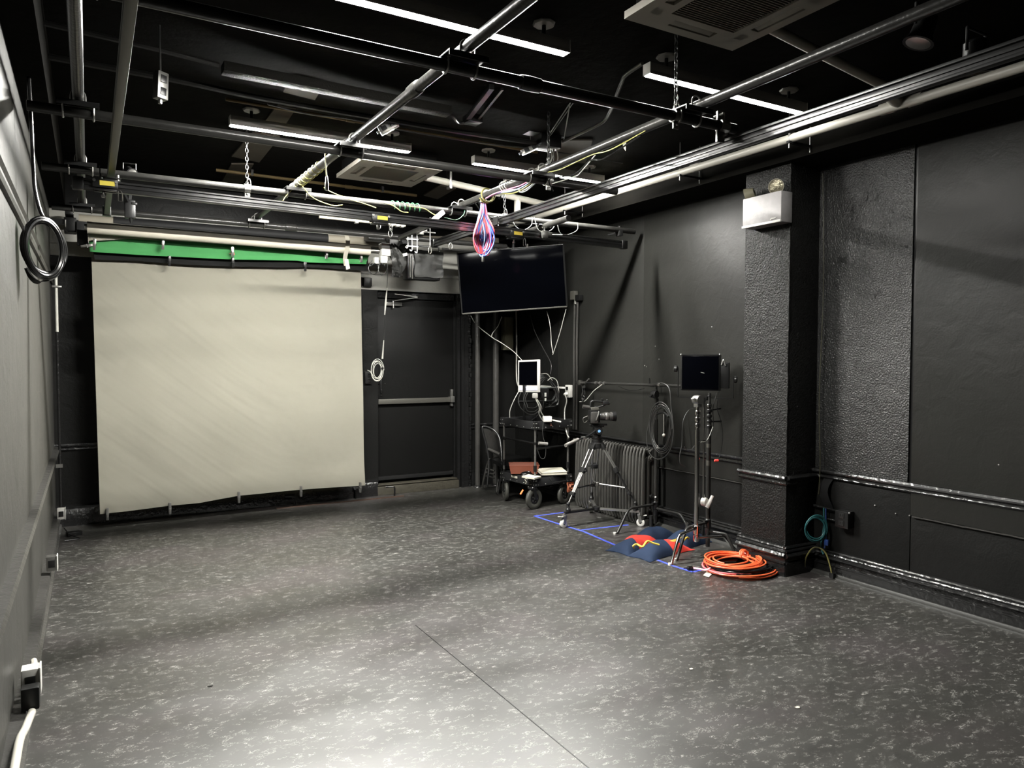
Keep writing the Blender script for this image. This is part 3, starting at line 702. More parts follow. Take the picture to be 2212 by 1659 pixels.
cab('yellow_wire', [at(880, 445, Y=5.16), at(915, 450, Y=5.16), at(935, 462, Y=5.14), at(950, 468, Y=5.12)], .003, YELLOW, 'yellow wire ending at the white outlet bar', 'wire', n=6)
wind((1.98, 5.22, PZ), (2.22, 5.22, PZ), 6, .030, .0028, GREEN, 'green wire wound round the rear pipe left of the cable bundle')
one('outlet_bar', MB().box(at(944, 469, Y=5.08), (.16, .035, .035), Matrix.Rotation(radians(-38), 3, 'Y') @ Matrix.Rotation(.3, 3, 'Z'), bev=.006), WHITE, 'white outlet bar behind the aluminium rail under the green wire', 'outlet')
cab('green_wire', [at(960, 470, Y=5.1), at(985, 475, Y=5.1), at(1000, 465, Y=5.12), at(1005, 452, Y=5.15)], .003, GREEN, 'green wire sagging between the outlet bar and the middle crossing', 'wire', n=6)

# yellow, white and pink cables on the right hand pipe
cab('yellow_cable', [(2.50, 2.95, 2.66), (2.47, 3.2, 2.62), (2.52, 3.45, 2.655), (2.49, 3.7, 2.63), (2.53, 3.92, 2.66)], .0045, YELLOW, 'yellow cable taped along the right pipe near the open end', 'cable', n=6)
cab('power_cable', [(2.51, 3.0, 2.65), (2.50, 3.3, 2.60), (2.55, 3.5, 2.64), (2.54, 3.65, 2.59), (2.50, 3.85, 2.60), (2.6, 3.97, 2.56)], .006, CABLE, 'black cable looping under the right pipe in front of the far light', 'cable')
cab('power_cable', [(2.55, 3.45, 2.66), (2.56, 3.6, 2.60), (2.62, 3.75, 2.61), (2.58, 3.95, 2.60)], .005, WCABLE, 'white cable looping under the right pipe in front of the far light', 'cable')
t = thing('tape_flag', 'white tape flag hanging under the right pipe', 'tape', at(1347, 315, Y=3.2))
part('flag', MB().poly([at(1342, 300, Y=3.2), at(1352, 302, Y=3.2), at(1351, 326, Y=3.2), at(1347, 320, Y=3.2)], .003, (0, -1, 0)), BOOKP, t)
for k, (mm, nm, lb) in enumerate(((PINK, 'pink_cable', 'pink cable'), (LBLUE, 'pale_cable', 'pale blue cable'), (YELLOW, 'yellow_cable', 'yellow cable'), (WCABLE, 'white_cable', 'white cable'), (GCABLE, 'grey_cable', 'grey cable'))):
    o = (k - 2) * .012
    cab(nm, [(2.55 + o, 4.06, 2.66), (2.52 + o * .6, 4.2, 2.635 - .01 * k), (2.54 + o, 4.38, 2.645 - .014 * (k % 3)), (2.50 + o * .5, 4.55, 2.64), (2.53, 4.76, 2.65)], .006, mm, lb + ' running along the right pipe above the coloured bundle', 'cable', n=6)
wind((2.54, 4.42, QZ), (2.545, 4.52, QZ), 3, .036, .003, WCABLE, 'white tie wire wound round the right pipe')
wind((2.55, 4.74, QZ - .01), (2.552, 4.80, QZ - .01), 1.6, .050, .006, YELLOW, 'yellow loop at the top of the coloured cable bundle')
# the coloured bundle: ten hanging loops
t = thing('cable_bundle', 'bundle of pink, red and blue cables hanging in loops before the television', 'cable bundle', (2.55, 4.83, 2.22))
rr = random.Random(11); TOP = V((2.545, 4.83, 2.66))
for k in range(26):
    mm = (PINK, RED, BLUE, LBLUE, PINK, BLUE, RED, LBLUE)[k % 8]
    wd = rr.uniform(.03, .085); ln = rr.uniform(.29, .42); ang = rr.uniform(-.5, .5); sh = rr.uniform(-.022, .022)
    u = V((cos(YAW + ang * .6), -sin(YAW + ang * .6), 0)); n_ = V((u.y, -u.x, 0)) * rr.uniform(-.02, .02)
    bx = rr.uniform(.5, 1.0)
    P = [TOP + u * rr.uniform(-.015, .015), TOP + u * (sh - wd * .25 * bx) + V((0, 0, -ln * .35)) + n_, TOP + u * (sh - wd * bx) + V((0, 0, -ln * .72)) + n_,
         TOP + u * (sh - wd * .35) + V((0, 0, -ln * .97)), TOP + u * (sh + wd * .35) + V((0, 0, -ln * .97)),
         TOP + u * (sh + wd * (1.5 - bx)) + V((0, 0, -ln * .70)) - n_, TOP + u * (sh + wd * .2) + V((0, 0, -ln * .33)) - n_, TOP + u * rr.uniform(-.015, .015) + V((0, 0, .01))]
    part('cable_loop', MB().tube(crom(P, 7), .0048, 7), mm, t)
part('tie', MB().lathe(TOP + V((0, 0, -.03)), (0, 0, 1), [(0, .022), (.004, .027), (.035, .027), (.04, .02)], 14), CABLE, t)
part('plug', MB().lathe(TOP + V((.0, 0, -.46)), (0, 0, 1), [(0, .007), (.003, .009), (.035, .009), (.037, .006), (.06, .005)], 10), ZINC, t)
for k, yy in enumerate((.0, .05, .1, .15)):
    cab('power_cable', [(2.57, 4.85 + yy, 2.66), (2.65 + .03 * k, 5.0 + yy, 2.60), (2.85 + .02 * k, 5.2, 2.585 + .015 * k), (3.05, 5.25 + yy, 2.59 + .01 * k), (3.25 + .05 * k, 5.2, 2.60)], .006, CABLE, 'black power cable draped right from the bundle, ' + ('lowest', 'second lowest', 'second highest', 'highest')[k] + ' of four', 'cable', 'black cables draped behind the bundle')
for k, (x0, x1) in enumerate(((3.0, 3.2), (3.22, 3.42), (3.44, 3.66))):
    cab('hook_cable', [(x0, 5.2, 2.655), (x0 + .02, 5.17, 2.56 - .01 * k), (x0 + .09, 5.16, 2.53), (x1 - .02, 5.18, 2.58), (x1, 5.2, 2.65)], .005, GCABLE, 'grey cable loop hooked on the rear pipe above the television, ' + ('left', 'middle', 'right')[k] + ' one', 'cable', 'grey loops above the television')
def grip(p, label, rot=0., m=ZINC):
    t = thing('grip_clamp', label, 'clamp', p, 'steel grip clamps on rails and pipes'); R_ = Matrix.Rotation(rot, 3, 'Z'); q = V(p)
    part('jaw', MB().box(q, (.05, .045, .06), R_, bev=.006).box(q + R_ @ V((.04, 0, .012)), (.05, .03, .02), R_, bev=.003), m, t)
    part('spigot', MB().cyl(q + R_ @ V((.03, 0, .0)), q + R_ @ V((.16, 0, .005)), .008, 10), m, t)
    part('wing_handle', MB().cyl(q + R_ @ V((0, 0, .03)), q + R_ @ V((0, 0, .055)), .006, 8).bar(q + R_ @ V((-.02, 0, .055)), q + R_ @ V((.02, 0, .06)), .008, .008), m, t)
    return t
grip(tuple(at(1176, 507, Y=4.95)), 'steel grip clamp on the aluminium rail right of its yellow label', -.1)
grip(tuple(at(908, 500, Y=6.1)), 'steel grip clamp holding the hook rack above the door', .2)
grip(tuple(at(1338, 503, Y=5.22)), 'small clamp at the right end of the rear pipe', pi / 2, DKMET)
# hook rack
hb = at(905, 508, Y=6.15); t = thing('hook_rack', 'white rack of three hanging hooks above the door', 'rack', hb)
part('bar', MB().bar(at(878, 516, Y=6.15), at(903, 518, Y=6.15), .01, .01), WHITE, t)
part('bar', MB().bar(at(878, 531, Y=6.15), at(903, 533, Y=6.15), .01, .01), WHITE, t)
for u, v0, v1 in ((881, 512, 533), (890, 508, 539), (901, 502, 543)):
    p1 = at(u, v1, Y=6.15); part('hook', MB().tube(crom([at(u, v0, Y=6.15), at(u, (v0 + v1) / 2, Y=6.15), p1, p1 + V((-.01, 0, -.012)), p1 + V((-.022, 0, 0))], 5), .0045, 8), WHITE, t)
# wand hanging right of the rack
t = thing('crank_wand', 'thin pale wand with a loop end hanging right of the hook rack', 'wand', at(929, 545, Y=6.0))
part('wand', MB().tube([at(929, 470, Y=6.0), at(929, 530, Y=6.0)], .004, 8), WCABLE, t)
part('loop_end', MB().tube([at(929, 530, Y=6.0), at(926, 537, Y=6.0), at(926, 546, Y=6.0), at(929, 549, Y=6.0), at(932, 544, Y=6.0), at(931, 535, Y=6.0)], .004, 8, closed=True), RAILG, t)
# knuckle on the rear rail
for u, v, l in ((843, 505, 'steel ring clip hanging above the backdrop roller'), (818, 488, 'small steel knob under the middle carriage'), (973, 532, 'small steel knob under the far end of the slanting rail')):
    q = at(u, v, Y=6.2); one('ring_clip', MB().tube([q + V((.018 * cos(a), 0, .03 * sin(a))) for a in [k * pi / 5 for k in range(10)]], .004, 6, closed=True).ball(q + V((0, 0, .04)), .013, n=8), ZINC, l, 'clip')
# thin horizontal spreader pipe with grips near the middle carriage
t = thing('spreader_pipe', 'thin worn pipe with small fittings behind the middle of the rail', 'pipe', at(820, 484, Y=5.9))
part('tube', MB().cyl(at(690, 468, Y=5.9), at(875, 487, Y=5.9), .014, 12), CREAM, t)
for u, v in ((770, 477), (845, 484), (858, 485), (868, 486)):
    q = at(u, v, Y=5.9); part('fitting', MB().box(q, (.03, .04, .045), bev=.005), ZINC, t)
t = thing('rear_rail', 'thin pale rail low behind the television top', 'rail', at(1000, 543, Y=7.0))
part('tube', MB().cyl(at(955, 537, Y=7.0), at(1060, 549, Y=7.0), .010, 10), GCABLE, t)
one('cable_tray', MB().bar(at(912, 515, Y=7.0), at(1075, 520, Y=7.0), .05, .05), CEILP, 'brown board against the back wall behind the slanting rail', 'board')
# plunger lamp heads in the far left corner, dark
def spot(p, label, aim, s_=1.0, m=PLAS, face=LENS):
    a = V(aim).normalized(); p = V(p); t = thing('spotlight', label, 'spotlight', p)
    part('can', MB().lathe(p, a, [(0, .025 * s_), (.01 * s_, .04 * s_), (.09 * s_, .045 * s_), (.12 * s_, .06 * s_)], 18), m, t)
    part('lens', MB().lathe(p + a * .118 * s_, a, [(0, .056 * s_), (.006 * s_, .03 * s_)], 18), face, t)
    part('yoke', MB().tube([p + a * .05 * s_ + V((-.06 * s_, 0, 0)), p + a * .05 * s_ + V((-.06 * s_, 0, .08 * s_)), p + a * .05 * s_ + V((.06 * s_, 0, .08 * s_)), p + a * .05 * s_ + V((.06 * s_, 0, 0))], .006 * s_, 8), m, t)
    return t
spot(at(276, 366, Y=5.3), 'small dark camera dome fixed above the left end of the rail', (.3, -.8, -.5), .6, DKMET, ZINC)
spot((2.82, 1.50, 2.66), 'dark spotlight in the top right corner of the picture, lower one', (.25, .1, -1), 1.0, DKMET, CEILP)
spot((2.66, 1.58, 2.74), 'dark spotlight in the top right corner of the picture, upper one', (-.3, .2, -1), .9, DKMET, ZINC)
t = thing('scissor_clamp', 'dark hanging clamp arm above the left end of the white roll', 'clamp', at(283, 482, Y=6.3))
part('arm', MB().bar(at(262, 408, Y=6.2), at(276, 436, Y=6.25), .02, .02).bar(at(283, 400, Y=6.3), at(281, 436, Y=6.3), .025, .02), DKMET, t)
part('body', MB().box(at(281, 452, Y=6.3), (.075, .05, .14), bev=.012).box(at(290, 440, Y=6.28), (.04, .02, .02), bev=.004).lathe(at(283, 482, Y=6.3), (0, 0, 1), [(0, .006), (.04, .016), (.06, .02)], 10), DKMET, t)

# ------------------------------------------------------------------ paper backdrop
def sheet(name, top, bot, y, m, label, wav=.01, nu=60, nv=40, group=None):
    """hanging paper between a top and a bottom edge given as pixel polylines on the plane Y=y"""
    def lerp(poly, t):
        x = poly[0][0] + (poly[-1][0] - poly[0][0]) * t
        for (a, b_), (c, d) in zip(poly, poly[1:]):
            if a <= x <= c or c == poly[-1][0]:
                if x <= c + 1e-6: return (x, b_ + (d - b_) * (x - a) / max(c - a, 1e-6))
        return poly[-1]
    def fn(s_, t):
        a, b_ = lerp(top, s_), lerp(bot, s_)
        p = at(a[0] + (b_[0] - a[0]) * t, a[1] + (b_[1] - a[1]) * t, Y=y)
        w = wav * (sin(s_ * 9 + t * 4) * .4 + sin(s_ * 23 - t * 7 + 1) * .25 + sin((s_ + t) * 13) * .35) * (0.3 + .7 * t)
        return p + V((0, -w - (.02 * max(0, t - .9) * 10 if wav > .005 else 0) * 0.6, 0))
    mb = MB().grid(fn, nu, nv, .0012)
    return mb
YP = 7.16
one('grey_backdrop', sheet('g', [(197, 540), (779, 572)], [(216, 1110), (290, 1102), (367, 1092), (430, 1086), (516, 1070), (600, 1062), (700, 1054), (788, 1048)], YP, PAPER, '', .016, 80, 60), PAPER, 'large sheet of grey seamless paper hanging from the roller bar', 'backdrop')
one('black_backdrop', sheet('b', [(192, 500), (500, 520), (795, 545)], [(205, 561), (300, 564), (400, 572), (503, 576), (620, 578), (662, 577), (700, 579), (795, 586)], YP - .05, BPAPER, '', .003, 30, 4), BPAPER, 'narrow strip of black paper hanging just above the grey sheet', 'backdrop')
one('green_backdrop', sheet('e', [(190, 500), (500, 520), (800, 545)], [(194, 544), (300, 551), (400, 556), (500, 561), (640, 563), (665, 567), (790, 571)], YP - .09, GPAPER, '', .006, 40, 6), GPAPER, 'bright green paper strip hanging below the white roll', 'backdrop')
t = thing('white_paper_roll', 'white paper roll on the front roller bar above the green strip', 'paper roll', at(190, 492, Y=6.95))
RA, RBp = at(188, 491, Y=6.95), at(798, 541, Y=6.95)
part('roll', MB().cyl(RA, RBp, .049, 28), WPAPER, t)
dd = (RBp - RA).normalized()
part('core', MB().cyl(RA - dd * .02, RBp + dd * .16, .026, 18), ZINC, t)
part('loose_flap', sheet('w', [(190, 488), (500, 513), (800, 536)], [(190, 521), (232, 519), (275, 516), (330, 519), (420, 523), (520, 530), (600, 533), (700, 540), (800, 549)], YP - .13, WPAPER, '', .004, 40, 6), WPAPER, t)
t = thing('black_paper_roll', 'dark paper roll with cream tube ends behind the white roll', 'paper roll', at(170, 476, Y=7.3))
QA, QB = at(170, 474, Y=7.3), at(862, 528, Y=7.3); qd = (QB - QA).normalized()
part('tube', MB().cyl(QA, QB, .044, 24), CREAM, t, 'cream cardboard tube end')
part('paper', MB().cyl(QA + qd * .26, QA + qd * 2.14, .049, 24), DGREY, t)
# holders
t = thing('roller_bracket', 'dark bracket holding the paper rolls at the left wall', 'bracket', at(160, 485, Y=7.25))
part('arm', MB().box(at(152, 488, Y=7.25), (.09, .10, .13), bev=.006).ab((XL, 7.22, 2.60), (-.06, 7.28, 2.64)).box(at(150, 462, Y=7.25), (.06, .25, .05), bev=.004), PLAS, t)
part('side_plate', MB().box(at(178, 505, Y=7.2), (.08, .06, .20), bev=.004), DGREY, t)
part('hook_plate', MB().tube([at(141, 475, Y=7.1), at(141, 496, Y=7.1), at(147, 503, Y=7.1), at(166, 503, Y=7.1)], .006, 8), RAILG, t)
t = thing('chain_drive', 'white drive box with hanging chains at the right end of the rolls', 'drive', at(830, 540, Y=6.9))
part('drive_box', MB().box(at(831, 540, Y=6.9), (.095, .09, .125), bev=.006), WHITE, t)
part('drive_plate', MB().box(at(828, 561, Y=6.9), (.07, .06, .07), bev=.004).box(at(812, 563, Y=6.88), (.04, .05, .06), bev=.004), WHITE, t)
part('axle', MB().cyl(at(800, 541, Y=6.92), at(822, 542, Y=6.92), .020, 14), ZINC, t)
part('gear_case', MB().box(at(822, 516, Y=7.1), (.30, .16, .05), bev=.006), PLAS, t)
for k, u in enumerate((804, 822)):
    part('chain_loop', MB().tube(crom([at(u, 562, Y=6.85), at(u - 8 + 3 * k, 580, Y=6.85), at(u + 2, 593 + k, Y=6.84), at(u + 13, 584, Y=6.84), at(u + 16, 562, Y=6.85)], 7), .0028, 7), CABLE, t)
for k in range(7):
    part('chain_bead', MB().box(at(800 + k * 5, 574 - (k % 3) * 2, Y=6.84), (.013, .013, .02), Matrix.Rotation(k, 3, 'Y'), bev=.002), CABLE, t)
# spring clips
def clip(u, v, y, label, tilt=0., m=ZINC, s_=1.0):
    p = at(u, v, Y=y); t = thing('spring_clip', label, 'clip', p, 'spring clips along the paper edges'); R_ = Matrix.Rotation(tilt, 3, 'Y')
    part('jaw', MB().box(p + R_ @ V((0, -.010, .018 * s_)), (.022, .010, .045 * s_), R_, bev=.003).box(p + R_ @ V((0, .006, .018 * s_)), (.022, .006, .045 * s_), R_, bev=.002), m, t)
    part('handle', MB().box(p + R_ @ V((0, -.016, -.026 * s_)), (.020, .008, .048 * s_), R_ @ Matrix.Rotation(.25, 3, 'X'), bev=.003).box(p + R_ @ V((0, .010, -.026 * s_)), (.020, .006, .045 * s_), R_ @ Matrix.Rotation(-.25, 3, 'X'), bev=.002), m, t)
    part('spring', MB().cyl(p + R_ @ V((-.014, -.006, -.004)), p + R_ @ V((.014, -.006, -.004)), .007, 8), DKMET, t)
for u, v, l in ((204, 527, 'leftmost'), (352, 527, 'second from the left'), (502, 543, 'above the red mark'), (705, 548, 'fourth from the left'), (780, 556, 'rightmost')):
    clip(u, v, YP - .16, 'spring clip at the lower edge of the white paper, ' + l + ' of five', .05 if u < 500 else 0)
clip(189, 531, YP - .16, 'spring clip lying sideways at the left corner of the green strip', pi / 2 - .2)
for u, v, l in ((366, 563, 'left one'), (503, 566, 'middle one'), (659, 575, 'right one')):
    clip(u, v, YP - .12, 'dark clip joining the green strip to the black edge, ' + l, 0, DKMET)
for u, v, l in ((232, 1109, 'at the far left corner of the grey sheet'), (367, 1097, 'second along the bottom of the grey sheet'), (516, 1073, 'under the middle of the grey sheet'), (650, 1060, 'fourth along the bottom of the grey sheet'), (778, 1052, 'at the bottom right corner of the grey sheet')):
    clip(u, v, YP - .03, 'silver clip ' + l, 0, ZINC, 1.15)
pr = at(502, 548, Y=YP - .12)
one('red_mark', MB().poly([pr + V((.028 * cos(a) * (1 if k % 2 else .45), 0, .016 * sin(a) * (1 if k % 2 else .5))) for k, a in enumerate([i * pi / 5 for i in range(10)])], .002, (0, -1, 0)), REDL, 'small red star shaped mark on the green strip', 'mark')
# white strap tied round the roll
t = thing('white_strap', 'white cloth strap tied round the right end of the white roll', 'strap', at(748, 575, Y=6.85))
part('band', MB().grid(lambda a, b_: at(744 + 9 * a + 3 * sin(b_ * 6), 508 + 66 * b_, Y=6.88 - .02 * sin(b_ * pi)), 3, 14, .002), WPAPER, t)
part('knot', MB().ball(at(749, 503, Y=6.86), .03, (1.1, .5, .7)), WPAPER, t)
part('tail', MB().poly([at(744, 560, Y=6.87), at(752, 560, Y=6.87), at(756, 580, Y=6.87), at(748, 583, Y=6.87)], .003, (0, -1, 0)), WPAPER, t)

# ------------------------------------------------------------------ above the door
def crumple(mb, c, sx, sz, depth, n=14, seed=1, sy=1.):
    rr = random.Random(seed)
    H = [[rr.uniform(-1, 1) for _ in range(n + 1)] for _ in range(n + 1)]
    def fn(a, b_):
        i, j = min(int(a * n), n), min(int(b_ * n), n)
        w = depth * H[i][j] * (1 if 0 < i < n and 0 < j < n else .3)
        return V(c) + V(((a - .5) * sx * (1 + .05 * sin(b_ * 9)), w, (b_ - .5) * sz * (1 + .04 * sin(a * 11))))
    return mb.grid(fn, n, n, .003)
fc = at(922, 572, Y=6.9)
t = thing('covered_floodlight', 'square floodlight wrapped in black cloth above the door', 'light', fc)
part('case', MB().box(fc + V((-.015, .10, 0)), (.36, .14, .30), bev=.01), PLAS, t)
part('cloth_front', crumple(MB(), fc + V((.03, .012, .01)), .31, .27, .014, 9, 5), mat('grey_nylon_cloth', (.05, .05, .047), .5, bump=.6, bscale=9), t)
part('side_louvre', MB().bar(fc + V((-.185, .0, -.14)), fc + V((-.185, .0, .10)), .02, .006, up=(1, 0, 0)).bar(fc + V((-.165, -.01, -.15)), fc + V((-.165, -.01, .08)), .02, .006, up=(1, 0, 0)), RAILG, t)
part('yoke', MB().tube([fc + V((-.2, .1, 0)), fc + V((-.2, .1, .2)), fc + V((.18, .1, .2)), fc + V((.18, .1, 0))], .01, 8), PLAS, t)
bc2 = at(860, 560, Y=6.85)
t = thing('black_light_bag', 'crumpled black cloth hood hanging beside the drive box', 'cloth', bc2)
def bagfn(a, b_):
    th = a * 2 * pi; r_ = (.050 + .012 * sin(3 * th + 5 * b_) + .012 * sin(7 * th - 9 * b_)) * (0.55 + .9 * sin(b_ * pi * .9)) * (1 - .55 * b_ ** 4)
    return at(848, 528, Y=6.85).lerp(at(861, 592, Y=6.85), b_) + V((r_ * cos(th) * .9 + .02 * sin(b_ * 3), r_ * sin(th), .01 * sin(5 * th)))
part('hood', MB().grid(bagfn, 26, 12), CLOTH, t)
part('bag_tail', crumple(MB(), at(856, 588, Y=6.83), .09, .10, .02, 6, 9), CLOTH, t)
part('mount', MB().box(at(848, 522, Y=6.95), (.10, .10, .09), bev=.01).cyl(at(860, 530, Y=6.9), at(875, 538, Y=6.9), .05, 16), PLAS, t)
t = thing('barn_light', 'dark lamp head with a white tag beside the covered floodlight', 'light', at(872, 535, Y=6.95))
part('head', MB().box(at(873, 531, Y=6.95), (.11, .16, .10), bev=.015).cyl(at(873, 531, Y=6.86), at(873, 531, Y=6.83), .028, 16), DGREY, t)
part('white_tag', MB().box(at(875, 550, Y=6.8), (.05, .01, .03), Matrix.Rotation(-.3, 3, 'Y'), bev=.003), WHITE, t)
q = at(791, 610, Y=YB - .02)
t = thing('wall_speaker', 'small square black box with pale rim beside the door header', 'speaker', q)
part('rim', MB().box(q + V((0, 0, 0)), (.105, .012, .105), bev=.003), RAILG, t)
part('face', MB().box(q + V((0, -.03, 0)), (.088, .06, .088), bev=.006), PLAS, t)
# hanging white cable coil by the door
t = thing('cable_coil', 'coiled white cable hanging from a cord left of the door', 'cable', at(815, 800, Y=7.3))
part('cord', MB().tube(crom([at(838, 580, Y=7.0), at(836, 620, Y=7.05), at(833, 655, Y=7.1), at(830, 720, Y=7.2), at(827, 760, Y=7.25), at(824, 778, Y=7.28)], 6), .0035, 6), GCABLE, t)
part('strap_tape', MB().tube([at(836, 622, Y=7.04), at(833, 655, Y=7.1), at(831, 680, Y=7.12)], [.004, .010, .005], 8).tube([at(829, 735, Y=7.22), at(826, 775, Y=7.26)], [.005, .010], 8), WCABLE, t)
part('coil', MB().tube(loops(at(815, 800, Y=7.28), (1, 0, 0), (0, 0, 1), .056, .094, 5, .010, seed=4), .003, 7), WCABLE, t)
part('lead', MB().tube(crom([at(806, 812, Y=7.26), at(800, 803, Y=7.3), at(794, 800, Y=7.4)], 6), .0045, 7), WCABLE, t)
part('tie', MB().box(at(826, 795, Y=7.26), (.02, .03, .012)), CABLE, t)
q = at(794, 816, Y=YB - .03)
t = thing('outlet_strip', 'dark outlet block on the wall at the edge of the grey sheet', 'outlet', q)
part('block', MB().box(q, (.07, .06, .125), bev=.006), DKMET, t)
for k in (-.04, -.013, .014, .041): part('socket', MB().box(q + V((.01, -.032, k)), (.03, .004, .018), bev=.001), PLAS, t)

# ------------------------------------------------------------------ back right corner
for x, r_, l in ((3.842, .030, 'dark vertical heating pipe next to the door frame'), (4.082, .036, 'dark vertical heating pipe nearest the back right corner')):
    t = thing('heating_pipe', l, 'pipe', (x, 7.42, 0))
    part('riser', MB().cyl((x, 7.42, 0), (x, 7.42, 2.79), r_, 20), GLOSSL, t)
    part('floor_flange', MB().lathe((x, 7.42, 0), (0, 0, 1), [(0, r_ * 1.6), (.01, r_ * 1.5), (.02, r_ * 1.05)], 20), GLOSS, t)
t = thing('breaker_panel', 'long beige grey wall box in the back right corner', 'box', (4.27, YB, 1.57))
part('cabinet', MB().box((4.262, YB - .045, 1.765), (.12, .09, .385), bev=.005), BEIGE, t)
part('cover', MB().box((4.262, YB - .093, 1.765), (.105, .006, .365), bev=.003), BEIGE, t)
cab('conduit', [at(1115, 672, X=4.33), at(1116, 740, X=4.33), at(1116, 815, X=4.33), at(1121, 835, X=4.28), at(1130, 842, X=4.2)], .008, WCABLE, 'white cable running straight down the corner behind the monitor', 'cable')
def conduit_box(p, label):
    x, y, z_ = p; t = thing('outlet_box', label, 'outlet', p)
    part('box', MB().box(p, (.05, .075, .09), bev=.005), RAILG, t)
    part('side_box', MB().box((x, y - .09, z_ - .03), (.05, .075, .06), bev=.005), PLAS, t)
    part('connector', MB().cyl((x, y - .03, z_ - .09), (x, y - .03, z_ - .03), .016, 12), ZINC, t)
conduit_box((XR - .035, 6.26, 2.13), 'dark wall box at the top of the twin conduits on the right wall')
for k, dy in enumerate((-.03, .02)):
    cab('conduit', [(XR - .03, 6.23 + dy, 2.06), (XR - .03, 6.23 + dy + .01, 1.6), (XR - .03, 6.235 + dy, 1.12), (XR - .03, 6.24 + dy, .74)], .012, GLOSSL, 'vertical conduit on the right wall, %s of the pair' % ('nearer' if k == 0 else 'farther'), 'conduit')
q = V((XR - .045, 6.33, 1.135))
t = thing('outlet_box', 'bright white outlet with a plug on the right wall by the cart', 'outlet', q)
part('plate', MB().box(q, (.045, .075, .13), bev=.006), WHITE, t)
part('socket', MB().box(q + V((-.024, .0, .03)), (.006, .035, .035), bev=.008), PLAS, t)
part('plug', MB().lathe(q + V((-.02, 0, -.03)), (-1, 0, 0), [(0, .02), (.02, .02), (.04, .010)], 12), WHITE, t)
part('surface_raceway', MB().bar(q + V((.02, .04, .03)), (XR - .02, 6.95, 1.165), .016, .02, bev=.003), WHITE, t)
cab('power_cable', [q + V((-.05, 0, -.03)), at(1224, 866, X=4.25), at(1220, 885, X=4.2), at(1220, 905, X=4.18), at(1222, 925, X=4.17), at(1226, 940, X=4.16), at(1229, 945, X=4.15)], .009, WCABLE, 'thick white cable from the wall outlet down past the cart', 'cable')
# wires hanging behind the television
cab('power_cable', [at(1017, 682, Y=7.1), at(1030, 702, Y=7.1), at(1062, 728, Y=7.1), at(1085, 742, Y=7.0), at(1110, 760, Y=6.9), at(1127, 778, Y=6.75)], .006, WCABLE, 'pale cable sagging from the television down to the monitor', 'cable')
cab('power_cable', [at(1084, 684, Y=7.1), at(1076, 704, Y=7.1), at(1064, 720, Y=7.1), at(1062, 727, Y=7.1)], .006, WCABLE, 'short pale cable hanging below the television on the left', 'cable')
cab('power_cable', [at(1145, 680, X=4.25), at(1155, 715, X=4.25), at(1172, 750, X=4.25), at(1190, 785, X=4.22), at(1189, 808, X=4.2)], .005, GCABLE, 'thin dark grey cable curving down behind the monitor', 'cable')
cab('power_cable', [at(1181, 672, X=4.2), at(1187, 695, X=4.2), at(1190, 720, X=4.2), at(1191, 740, X=4.2), at(1194, 762, X=4.2)], .005, WCABLE, 'pale cable forming the left side of the V under the television', 'cable')
cab('power_cable', [at(1194, 766, X=4.2), at(1203, 740, X=4.2), at(1212, 710, X=4.2), at(1217, 690, X=4.2), at(1223, 668, X=4.2)], .005, WCABLE, 'pale cable forming the right side of the V under the television', 'cable')
# television
TL, BL, TR, BR = at(987, 545, Y=6.86), at(1000, 678, Y=6.90), at(1219, 528, Y=6.24), at(1222, 662, Y=6.28)
cx = (TL + BL + TR + BR) / 4; ux = ((TR + BR) - (TL + BL)).normalized(); uz = ((TL + TR) - (BL + BR)); w_, h_ = ((TR + BR) - (TL + BL)).length / 2, uz.length / 2
uz = (uz - ux * uz.dot(ux)).normalized(); uy = uz.cross(ux)
RT = Matrix((ux, uy, uz)).transposed()
t = thing('television', 'large black flat screen television hanging tilted from the pipes', 'television', cx - uz * h_ / 2)
part('back_shell', MB().box(cx + uy * .022, (w_ * .985, .03, h_ * .98), RT, bev=.006).box(cx + uy * .05, (w_ * .5, .04, h_ * .5), RT, bev=.01), PLAS, t)
part('screen', MB().box(cx, (w_ - .012, .012, h_ - .016), RT, bev=.001), SCREEN, t)
fr = MB()
for a, b_, c in (((-w_ / 2, h_ / 2), (w_ / 2, h_ / 2), .006), ((-w_ / 2, h_ / 2), (-w_ / 2, -h_ / 2), .006), ((w_ / 2, h_ / 2), (w_ / 2, -h_ / 2), .006)):
    fr.bar(cx + ux * a[0] + uz * a[1] - uy * .002, cx + ux * b_[0] + uz * b_[1] - uy * .002, .018, c, up=uz)
part('bezel', fr, DKMET, t)
part('lower_bezel', MB().bar(cx - ux * w_ / 2 - uz * (h_ / 2), cx + ux * w_ / 2 - uz * (h_ / 2), .024, .014, up=uz, bev=.002), RAILG, t)
ap = cx + uy * .08
part('mount_plate', MB().box(ap, (.45, .012, .40), RT, bev=.003), PLAS, t)
part('mount_arm', MB().cyl(ap + uz * .15 - ux * .12, V((ap.x - .02, ap.y - .02, 2.62)) - ux * .12, .012, 10).cyl(ap + uz * .15 + ux * .12, V((ap.x + .04, ap.y, 2.66)) + ux * .12, .012, 10), RAILG, t)
part('mount_arm', MB().cyl(ap + uz * .1, V((ap.x - .02, ap.y - .05, 2.66)), .016, 10), PLAS, t)

